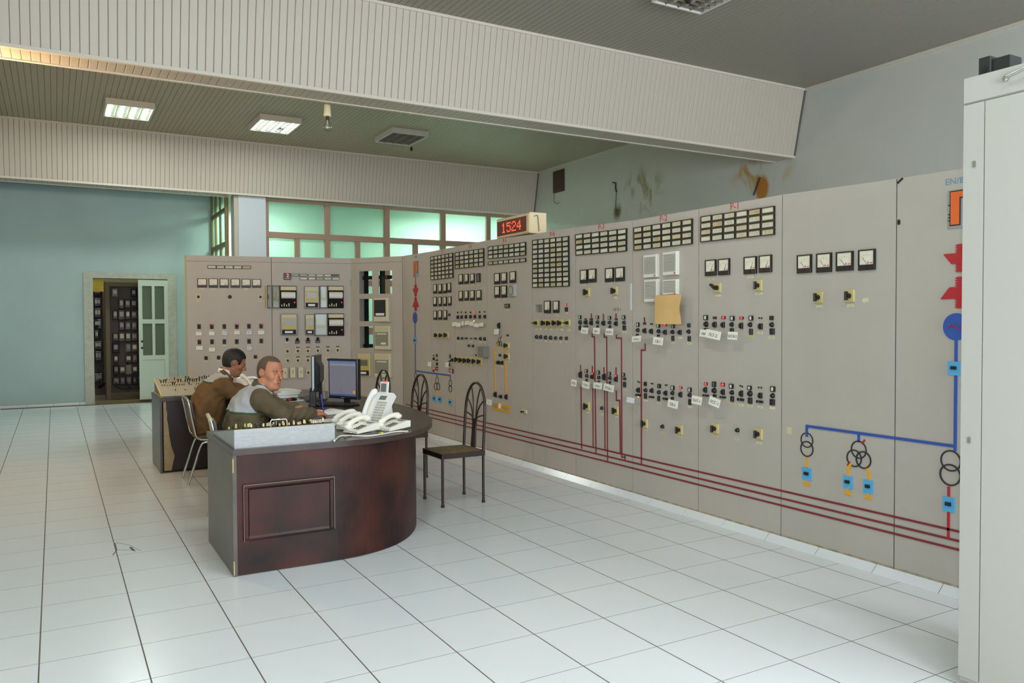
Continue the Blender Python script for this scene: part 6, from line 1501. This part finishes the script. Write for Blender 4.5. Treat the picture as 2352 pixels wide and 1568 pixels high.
def person(label, J, face_R, head_c, m_skin, m_j, hairm, hair_t, hair_cut, jres=.009, hand_info=None, yoke_cut=None, hair_side=.0):
    base = np.array([J['pelvis'][0], J['pelvis'][1], 0.]); P_ = {k: np.array(v, float) for k, v in J.items()}
    B = SDF()
    P_.pop('collar', None)
    T_ = head_sdf(B, head_c, face_R)
    nb = P_['neck']; B.cap(T_((-.022, 0, -.04)), nb+[0, 0, -.01], .052, .058, .03)
    mid = (P_['pelvis']+P_['chest'])/2
    lat = P_['sL']-P_['sR']; lat[2] = 0; lat /= np.linalg.norm(lat)
    for s_ in (-1, 1):
        B.cap(P_['pelvis']+lat*.07*s_, P_['chest']+lat*.08*s_, .095, .095, .06)
    B.cap(P_['sL'], P_['sR'], .055, .055, .05); B.cap(P_['chest'], nb, .08, .055, .05)
    for q in 'LR':
        B.cap(P_['s'+q], P_['e'+q], .042, .036, .03); B.cap(P_['e'+q], P_['w'+q], .036, .026, .03)
        B.cap(P_['h'+q], P_['k'+q], .068, .05, .04); B.cap(P_['k'+q], P_['a'+q], .048, .034, .03); B.cap(P_['a'+q], P_['a'+q]+(P_['k'+q]-P_['h'+q])*.28+[0, 0, -.025], .034, .028, .02)
        hi_ = hand_info[q]; hand(B, P_['w'+q], hi_[0], hi_[1], hi_[2], hi_[3])
    body = sdf_obj('person', B, .0055, m_skin, base); tag(body, label, 'person')
    # jacket
    Jk = SDF(); To = SDF()
    for s_ in (-1, 1):
        To.cap(P_['pelvis']+lat*.085*s_+[0, 0, -.02], mid+lat*.09*s_, .128, .125, .09); To.cap(mid+lat*.09*s_, P_['chest']+lat*.085*s_, .125, .115, .09)
    To.cap(P_['sL']-lat*.015, P_['sR']+lat*.015, .070, .070, .07); To.cap(P_['chest'], nb+[0, 0, -.02], .10, .070, .06)
    Sl = SDF()
    for q in 'LR':
        s_ = P_['s'+q]; e_ = P_['e'+q]; w_ = P_['w'+q]; d = (w_-e_)/np.linalg.norm(w_-e_)
        Sl.cap(s_, e_, .074, .060, .05); Sl.cap(e_, w_-d*.03, .060, .043, .04); Sl.cap(w_-d*.035, w_-d*.012, .045, .042, .01)
    Jk.extend(To).extend(Sl); Jk.cap(nb+[0, 0, -.03], nb+[0, 0, -.005], .078, .070, .02)
    def folds(D, X, Y, Z_):
        return D+.0060*np.sin(X*34+Z_*21+np.sin(Y*23)*1.4)*np.sin(Z_*30-Y*17+1.)+.0035*np.sin(X*62-Z_*50+Y*41+2*np.sin(Z_*20))
    ja = sdf_obj('jacket', Jk, jres, m_j, base, body, folds, 2)
    def yoke(D, X, Y, Z_):
        a, b, c_, d_ = yoke_cut; D = folds(D, X, Y, Z_)-.008
        pl_ = -(X*a+Y*b+Z_*c_-d_)
        inner_ = -(D+.018)
        return np.maximum(np.maximum(D, pl_), inner_)
    sdf_obj('shoulder_yoke', To, .006, m_yoke, base, body, yoke, 1)
    def piping(D, X, Y, Z_):
        a, b, c_, d_ = yoke_cut; D = folds(D, X, Y, Z_)-.0095
        return np.maximum(np.maximum(D, np.abs(X*a+Y*b+Z_*c_-d_)-.005), -(D+.018))
    sdf_obj('yoke_piping', To, .006, m_green, base, body, piping, 1)
    co = SDF(); cT = np.array(J.get('collar'), float); co.cap(nb+[0, 0, -.02], cT, .084, .074, .01)
    def collar(D, X, Y, Z_):
        ax = cT-nb; ax = ax/np.linalg.norm(ax); t = (X-nb[0])*ax[0]+(Y-nb[1])*ax[1]+(Z_-nb[2])*ax[2]
        return np.maximum(np.maximum(D-.004, -(D+.006)), np.maximum(t-np.linalg.norm(cT-nb)*1.05, -(t+.01)))
    sdf_obj('collar', co, .005, m_j, base, body, collar, 1)
    # trousers and shoes
    Tr = SDF()
    for s_ in (-1, 1): Tr.cap(P_['pelvis']+lat*.08*s_, P_['pelvis']+lat*.08*s_+[0, 0, -.02], .118, .112, .05)
    for q in 'LR': Tr.cap(P_['h'+q], P_['k'+q], .092, .070, .05); Tr.cap(P_['k'+q], P_['a'+q]+[0, 0, .03], .068, .056, .04)
    sdf_obj('trousers', Tr, .010, m_trous, base, body, None, 2)
    for q in 'LR':
        Sh = SDF(); fd = (P_['k'+q]-P_['h'+q]); fd[2] = 0; fd /= np.linalg.norm(fd); a_ = P_['a'+q]
        Sh.cap(a_+[0, 0, -.02]-fd*.03, a_+fd*.15+[0, 0, -.045], .045, .036, .03)
        def flat(D, X, Y, Z_): return np.maximum(D, -(Z_-.004))
        sdf_obj('shoe', Sh, .007, m_shoe, base, body, flat, 1)
    # hair
    Hs = SDF(); Hs.ell(T_((-.012, 0, .042)), np.array((.100, .079, .088))+hair_t, .03, R=face_R); Hs.ell(T_((-.035, 0, -.005)), np.array((.062, .068, .075))+hair_t*.6, .03, R=face_R)
    def haircut(D, X, Y, Z_):
        Q = np.stack([X-head_c[0], Y-head_c[1], Z_-head_c[2]], -1)@face_R; x, y_, z = Q[..., 0], Q[..., 1], Q[..., 2]
        side = np.maximum(x-hair_cut[0], hair_cut[1]+hair_cut[2]*x-z)
        line1 = np.minimum(side, np.maximum(hair_cut[3]-z, x-.079))
        ear = .034-np.sqrt((x+.005)**2+(z+.002)**2)
        tex = .0012*np.sin(x*300+y_*200)*np.sin(z*260)
        return np.maximum(np.maximum(D+tex, line1), ear)
    sdf_obj('hair', Hs, .005, hairm, base, body, haircut, 1)
    # eyes, brows, lips
    for y_ in (-1, 1):
        k = MB(); k.ball(T_((.0760, y_*.031, .0085))-base, .0125, 14, 10); e_ = obj('eye', k, body, mat=m_eye)
        k = MB(); k.ball(T_((.0832, y_*.0315, .0085))-base, .0062, 10, 8); obj('iris', k, e_, mat=m_iris)
        k = MB(); k.tube([T_(p)-base for p in ((.0945, y_*.012, .0265), (.0955, y_*.028, .0310), (.0850, y_*.047, .0265))], [.0030, .0042, .0022], 8); obj('eyebrow', k, body, mat=m_hair1)
        k = MB(); k.tube([T_(p)-base for p in ((.0855, y_*.019, .0035), (.0885, y_*.031, .0005), (.082, y_*.044, .0045))], [.0018, .0036, .0018], 8); k.tube([T_(p)-base for p in ((.0865, y_*.018, .0115), (.0895, y_*.031, .0150), (.082, y_*.045, .0105))], [.0026, .0058, .0026], 8); obj('eyelid', k, body, mat=m_skin)
    k = MB(); k.tube([T_(p)-base for p in ((.0925, -.023, -.0600), (.1010, -.009, -.0560), (.1015, 0, -.0570), (.1010, .009, -.0560), (.0925, .023, -.0600))], [.0016, .0028, .0026, .0028, .0016], 8); k.tube([T_(p)-base for p in ((.0925, -.021, -.0615), (.0992, 0, -.0665), (.0925, .021, -.0615))], [.0016, .0038, .0016], 8); obj('lips', k, body, mat=m_lip)
    return body, base, T_
# man looking round at the camera
hc2 = np.array([1.475, 2.12, 1.076])
R2 = rotz(math.radians(-62))@roty(math.radians(5))@rotx(math.radians(-5))
J2 = dict(collar=(1.432, 2.13, 1.005), pelvis=(1.285, 2.17, .555), chest=(1.325, 2.15, .82), neck=(1.415, 2.14, .965), sR=(1.375, 1.955, .895), sL=(1.385, 2.335, .905), eR=(1.475, 1.765, .80), eL=(1.60, 2.49, .80),
          wR=(1.735, 1.925, .782), wL=(1.725, 2.335, .782), hR=(1.31, 2.08, .535), hL=(1.31, 2.26, .535), kR=(1.66, 2.05, .53), kL=(1.66, 2.30, .53), aR=(1.70, 2.05, .085), aL=(1.70, 2.30, .085))
pb2, _, T2 = person('man in an olive work jacket seated at the desk, looking round at the camera', J2, R2, hc2, m_skin2, m_jack2, m_hair2, .0022, (.030, -.035, .7, .092), hand_info={'R': ((.83, .25, -.06), (.1, -.15, 1), 1, .75), 'L': ((.62, -.62, -.05), (0, .1, 1), -1, .35)}, yoke_cut=(.05, .0, 1., .872))
# man bent over his writing at the rear arm
hc1 = np.array([1.545, 3.88, 1.078])
R1 = rotz(math.radians(-4))@roty(math.radians(24))
J1 = dict(collar=(1.478, 3.88, .985), pelvis=(1.27, 3.88, .555), chest=(1.33, 3.88, .80), neck=(1.455, 3.88, .965), sR=(1.41, 3.685, .875), sL=(1.42, 4.075, .875), eR=(1.575, 3.60, .765), eL=(1.63, 4.12, .79),
          wR=(1.80, 3.72, .782), wL=(1.84, 4.0, .782), hR=(1.30, 3.79, .535), hL=(1.30, 3.97, .535), kR=(1.68, 3.78, .53), kL=(1.68, 3.99, .53), aR=(1.72, 3.78, .085), aL=(1.72, 3.99, .085))
pb1, b1_, T1 = person('dark-haired man in a brown work jacket bent over his writing', J1, R1, hc1, m_skin1, m_jack1, m_hair1, .009, (.050, -.070, .95, .070), hand_info={'R': ((.9, .25, -.05), (0, 0, 1), 1, .7), 'L': ((.9, -.4, -.05), (0, 0, 1), -1, .4)}, yoke_cut=(.10, .0, .99, 1.035), hair_side=-.006)
sc = SDF(); nb = np.array(J1['neck']); tp = T1((-.045, 0, -.055)); sc.cap(nb+[0, 0, -.01], tp, .070, .063, .01)
def shirt(D, X, Y, Z_):
    ax = tp-nb; L_ = np.linalg.norm(ax); ax = ax/L_; t = (X-nb[0])*ax[0]+(Y-nb[1])*ax[1]+(Z_-nb[2])*ax[2]
    return np.maximum(np.maximum(D-.002, -(D+.008)), np.maximum(t-L_*.62, -(t-L_*.15)))
sdf_obj('shirt_collar', sc, .005, m_paper, b1_, pb1, shirt, 1)
k = MB(); q = on_axis(527, 926, 1, 3.60); k.obox(np.array([1.46, 3.615, .70])-b1_, (.9, -.2, -.4), (.2, .97, .0), (.4, 0, .9), .022, .004, .012); obj('pen_pocket_label', k, pb1, mat=m_yoke)
# pen in the near man's right hand
tip = np.array([1.835, 1.965, DZ+.026]); k = MB(); k.cyl((0, 0, 0), (-.02, .008, .155), .0048, n=8); o = obj('pen', k, None, tuple(tip), mat=m_blue); tag(o, 'blue ballpoint pen held in the right hand of the man looking round', 'pen'); k = MB(); k.cyl((0, 0, 0), (.003, -.001, -.016), .0045, .001, n=8); obj('tip', k, o, mat=m_chrome)

# ------------------------------------------------------------------ pale cabinet at the right
cx, cy_ = 3.17, -2.112
ctop = 2.395
t = thing('metal_cabinet', 'tall pale grey metal cabinet standing against the control board', 'cabinet', (cx, cy_, 0))
Wc, Dc = .8, .6
k = MB(); k.box(.012, Dc, -Wc, 0, .03, ctop-.002); k.box(.03, Dc-.02, -Wc+.02, -.02, 0, .03); obj('body', k, t, mat=m_cab)
zl_ = on_plane(2222, 236, (cx, 0, 0), (1, 0, 0))[2]
k = MB(); k.prism([(0, zl_), (.012, zl_-.006), (.012, ctop), (.0, ctop)], -Wc, 0, 'xz'); obj('top_cover', k, t, mat=m_cab)
ye = on_plane(2256, 800, (cx, 0, 0), (1, 0, 0))[1]-cy_
k = MB(); k.box(.0, .012, ye+.003, 0, .05, zl_-.009); strip_ = obj('door_frame', k, t, mat=m_cab)
k = MB(); k.box(.0015, .012, -Wc, ye-.001, .05, zl_-.009); obj('door', k, t, mat=m_cab)
for v_ in (377, 1012):
    z_ = on_plane(2238, v_, (cx, 0, 0), (1, 0, 0))[2]; y_ = on_plane(2238 if v_ < 500 else 2226, v_, (cx, 0, 0), (1, 0, 0))[1]-cy_; k = MB(); k.cyl((-.003, y_, z_-.006), (.004, y_, z_-.006), .007, n=12); k.cyl((-.003, y_, z_+.006), (.004, y_, z_+.006), .007, n=12); obj('lock', k, strip_, mat=m_btn)
ql = on_plane(2325, 178, (cx, 0, 0), (1, 0, 0)); k = MB(); k.tube(cat_rom([(-.002, ql[1]-cy_+.02, ql[2]), (-.018, ql[1]-cy_+.018, ql[2]), (-.022, ql[1]-cy_-.01, ql[2]+.006), (-.022, ql[1]-cy_-.06, ql[2]+.018)]), .007, 8); k.ball((-.01, ql[1]-cy_+.018, ql[2]), .012, 10, 8); obj('handle', k, t, mat=m_chrome)
qa = on_plane(2248, 172, (cx+.1, 0, 0), (1, 0, 0)); qb = on_plane(2318, 150, (cx+.1, 0, 0), (1, 0, 0))
k = MB(); y0_, y1_ = qb[1]-qa[1], 0
hz = on_plane(2258, 132, (cx+.1, 0, 0), (1, 0, 0))[2]-ctop
k.bev(0, .10, y1_-(y1_-y0_)*.40, y1_, 0, hz, .004); k.bev(.01, .09, y0_, y1_-(y1_-y0_)*.40, 0, hz*.86, .004); o = obj('black_device', k, None, (cx+.1, qa[1], ctop), mat=m_blkm); tag(o, 'small black stepped box lying on the pale cabinet', 'device')
k = MB(); k.cyl((-.002, y0_*.2, hz*.5), (.002, y0_*.2, hz*.5), .012, n=12); obj('screw_cover', k, o, mat=m_blk)

# ------------------------------------------------------------------ ceiling lamps
def lamp_fixture(label, cx_, cy2, w, d, lit, power=0, col=(.92, 1, .95)):
    t = thing('ceiling_lamp', label, 'ceiling lamp', (cx_, cy2, H))
    k = MB(); th = .085; e_ = .018
    k.box(-w/2, w/2, -d/2, d/2, -.02, -.001)
    for a, b, c_, f_ in ((-w/2, -w/2+e_, -d/2, d/2), (w/2-e_, w/2, -d/2, d/2), (-w/2+e_, w/2-e_, -d/2, -d/2+e_), (-w/2+e_, w/2-e_, d/2-e_, d/2)): k.box(a, b, c_, f_, -th, -.0201)
    obj('housing', k, t, mat=m_lampbox)
    for i in range(4):
        x_ = -w/2+w*(i+.5)/4; k = MB(); k.cyl((x_, -d/2+.03, -.045), (x_, d/2-.03, -.045), .014, n=10); obj('tube', k, t, mat=m_lamp if lit else m_white)
    for i in range(1, 4):
        x_ = -w/2+w*i/4; k = MB(); k.prism([(x_-.018, -.030), (x_+.018, -.030), (x_+.004, -th+.004), (x_-.004, -th+.004)], -d/2+e_, d/2-e_, 'xz'); obj('louvre', k, t, mat=m_louver if lit else m_louver_d)
    for j in range(9):
        y_ = -d/2+e_+(d-2*e_)*(j+.5)/9; k = MB(); k.box(-w/2+e_, w/2-e_, y_-.0015, y_+.0015, -th+.006, -.05); obj('cross_fin', k, t, mat=m_louver if lit else m_louver_d)
    if lit:
        l = bpy.data.lights.new('tube_light', 'AREA'); l.shape = 'RECTANGLE'; l.size = w*.85; l.size_y = d*.85; l.energy = power; l.color = col
        lo = bpy.data.objects.new('tube_light', l); COL.objects.link(lo); lo.parent = t; lo.location = (0, 0, -th-.004)
    return t
def lampc(us): P_ = [on_z(u, v, H-.07) for u, v in us]; return np.mean([p[0] for p in P_]), np.mean([p[1] for p in P_])
l1 = lampc(((237, 268), (347, 273), (240, 238), (355, 246))); l2 = lampc(((570, 294), (670, 310), (592, 268), (690, 285))); l3 = lampc(((861, 327), (958, 333), (893, 303), (975, 308)))
LP = 36
lamp_fixture('lit square ceiling lamp above the doorway side of the desk', l1[0], l1[1], .62, .80, True, LP)
lamp_fixture('lit square ceiling lamp next to the hanging bulb', l2[0], l2[1], .62, .80, True, LP)
lamp_fixture('unlit square ceiling lamp with brown-grey louvres near the right wall', l3[0], l3[1], .62, .80, False)
ln = on_z(1567, 10, H-.07); lamp_fixture('unlit mirror-louvred ceiling lamp in the bay before the big beam', ln[0], ln[1]-.32, .62, .80, False)
for lx, ly, lb_ in ((1.6, -.4, 'lit ceiling lamp over the open floor near the left wall'), (1.6, -3.6, 'lit ceiling lamp above the camera')):
    lamp_fixture(lb_, lx, ly, .62, .80, True, 26)
lamp_fixture('unseen lit ceiling lamp added to light the relay room behind the doorway', 1.0, 13.6, .62, .80, True, 30, (1, .93, .76))  # out-of-view fixture added for the light that brightens the relay room
# small black holders hanging from the slats
for n_, (u, v) in enumerate(((1581, 8), (945, 346), (643, 299))):
    p = on_z(u, v, H-.10); k = MB(); k.cyl((0, 0, 0), (0, 0, .06), .022, .018, n=12); k.cyl((0, 0, .06), (0, 0, .10), .003, n=6); o = obj('lamp_holder', k, None, (p[0], p[1], H-.10), mat=m_blkm); tag(o, ('small black lamp holder hanging beside the mirror-louvred lamp', 'small black lamp holder hanging beyond the unlit brown-grey lamp', 'small black lamp holder hanging below the lamp next to the bulb')[n_], 'lamp holder')
# bare bulb on two wires
def bulb(label, P_, sc_, lit=False):
    t = thing('pendant_bulb', label, 'light bulb', tuple(P_)); h0 = H-P_[2]
    k = MB(); k.tube([(-.006, 0, .10*sc_), (-.012, 0, h0*.6), (-.008, 0, h0)], .003, 6); k.tube([(.008, 0, .10*sc_), (.014, 0, h0*.6), (.01, 0, h0)], .003, 6); obj('wire', k, t, mat=m_wire)
    k = MB(); k.lathe([(.020*sc_, .105*sc_), (.024*sc_, .10*sc_), (.026*sc_, .05*sc_), (.030*sc_, .02*sc_), (.028*sc_, .015*sc_)], n=16); obj('socket', k, t, mat=mat('cream_socket', (226, 218, 180), .4))
    k = MB(); k.lathe([(.013*sc_, .02*sc_), (.0135*sc_, -.012*sc_)], n=14); obj('cap', k, t, mat=m_relay)
    k = MB(); k.lathe([(.012*sc_, -.008*sc_), (.015*sc_, -.022*sc_), (.027*sc_, -.048*sc_), (.031*sc_, -.068*sc_), (.027*sc_, -.086*sc_), (.014*sc_, -.098*sc_), (.001, -.101*sc_)], n=18); obj('glass', k, t, mat=mat('warm_lit_bulb', (255, 196, 120), .3, emit=20.) if lit else glass_mat('bulb_glass', (240, 242, 236), .82, .03))
    k = MB(); k.cyl((0, 0, -.01*sc_), (0, 0, -.05*sc_), .004*sc_, .006*sc_, n=8); obj('stem', k, t, mat=m_white)
    return t
pb = on_axis(752, 272, 1, 4.12); bulb('bare clear light bulb in a cream socket hanging on two wires', (pb[0], 4.12, pb[2]), 1.35)
wb = (-.62, 4.25, 3.46); wbt = bulb('lit warm bulb hanging by the left wall behind the big beam', wb, 1.2, True)
l = bpy.data.lights.new('bulb_light', 'POINT'); l.energy = 100; l.color = (1, .62, .30); l.shadow_soft_size = .05; lo = bpy.data.objects.new('bulb_light', l); COL.objects.link(lo); lo.parent = wbt; lo.location = (0, 0, -.22)

# ------------------------------------------------------------------ right wall fittings
va = on_axis(1272, 415, 0, XW); vb = on_axis(1297, 415, 0, XW); zt_ = on_axis(1285, 391, 0, XW)[2]; zb_ = on_axis(1285, 441, 0, XW)[2]
t = thing('vent_grille', 'dark brown louvred vent high on the stained wall', 'vent', (XW, (va[1]+vb[1])/2, zb_)); hw_ = (va[1]-vb[1])/2; hh_ = zt_-zb_
k = MB(); k.box(-.02, 0, -hw_, hw_, 0, hh_); obj('back', k, t, mat=m_vent)
for i in range(9):
    z_ = hh_*(.06+.88*i/8); k = MB(); k.obox((-.026, 0, z_), (.8, 0, .6), (0,1,0), (-.6, 0, .8), .012, hw_*.92, .003); obj('slat', k, t, mat=mat('vent_slat', (104, 78, 64), .6))
k = MB(); k.tube(cat_rom([np.array(on_axis(u, v, 0, XW-.012)) for u, v in ((1273, 445), (1272, 462), (1279, 468), (1286, 465))]), .006, 6); o = obj('wire_end', k, None, mat=m_btn); tag(o, 'thin loose wire curling below the brown vent', 'wire')
k = MB(); k.tube([np.array(on_axis(u, v, 0, XW-.015)) for u, v in ((1407, 419), (1414, 420), (1414, 433), (1416, 440))], .012, 6); k.tube([np.array(on_axis(u, v, 0, XW-.01)) for u, v in ((1416, 440), (1414, 470), (1415, 490))], .005, 6); o = obj('wire_end', k, None, mat=m_blkm); tag(o, 'short black bent wire stub on the mouldy wall patch', 'wire')
k = MB(); k.tube([np.array(on_axis(u, v, 0, XW-.012)) for u, v in ((1746, 407), (1739, 425), (1731, 448))], .010, 6); o = obj('wire_end', k, None, mat=m_blkm); tag(o, 'black wire stub on the brown wall stain under the beam', 'wire')
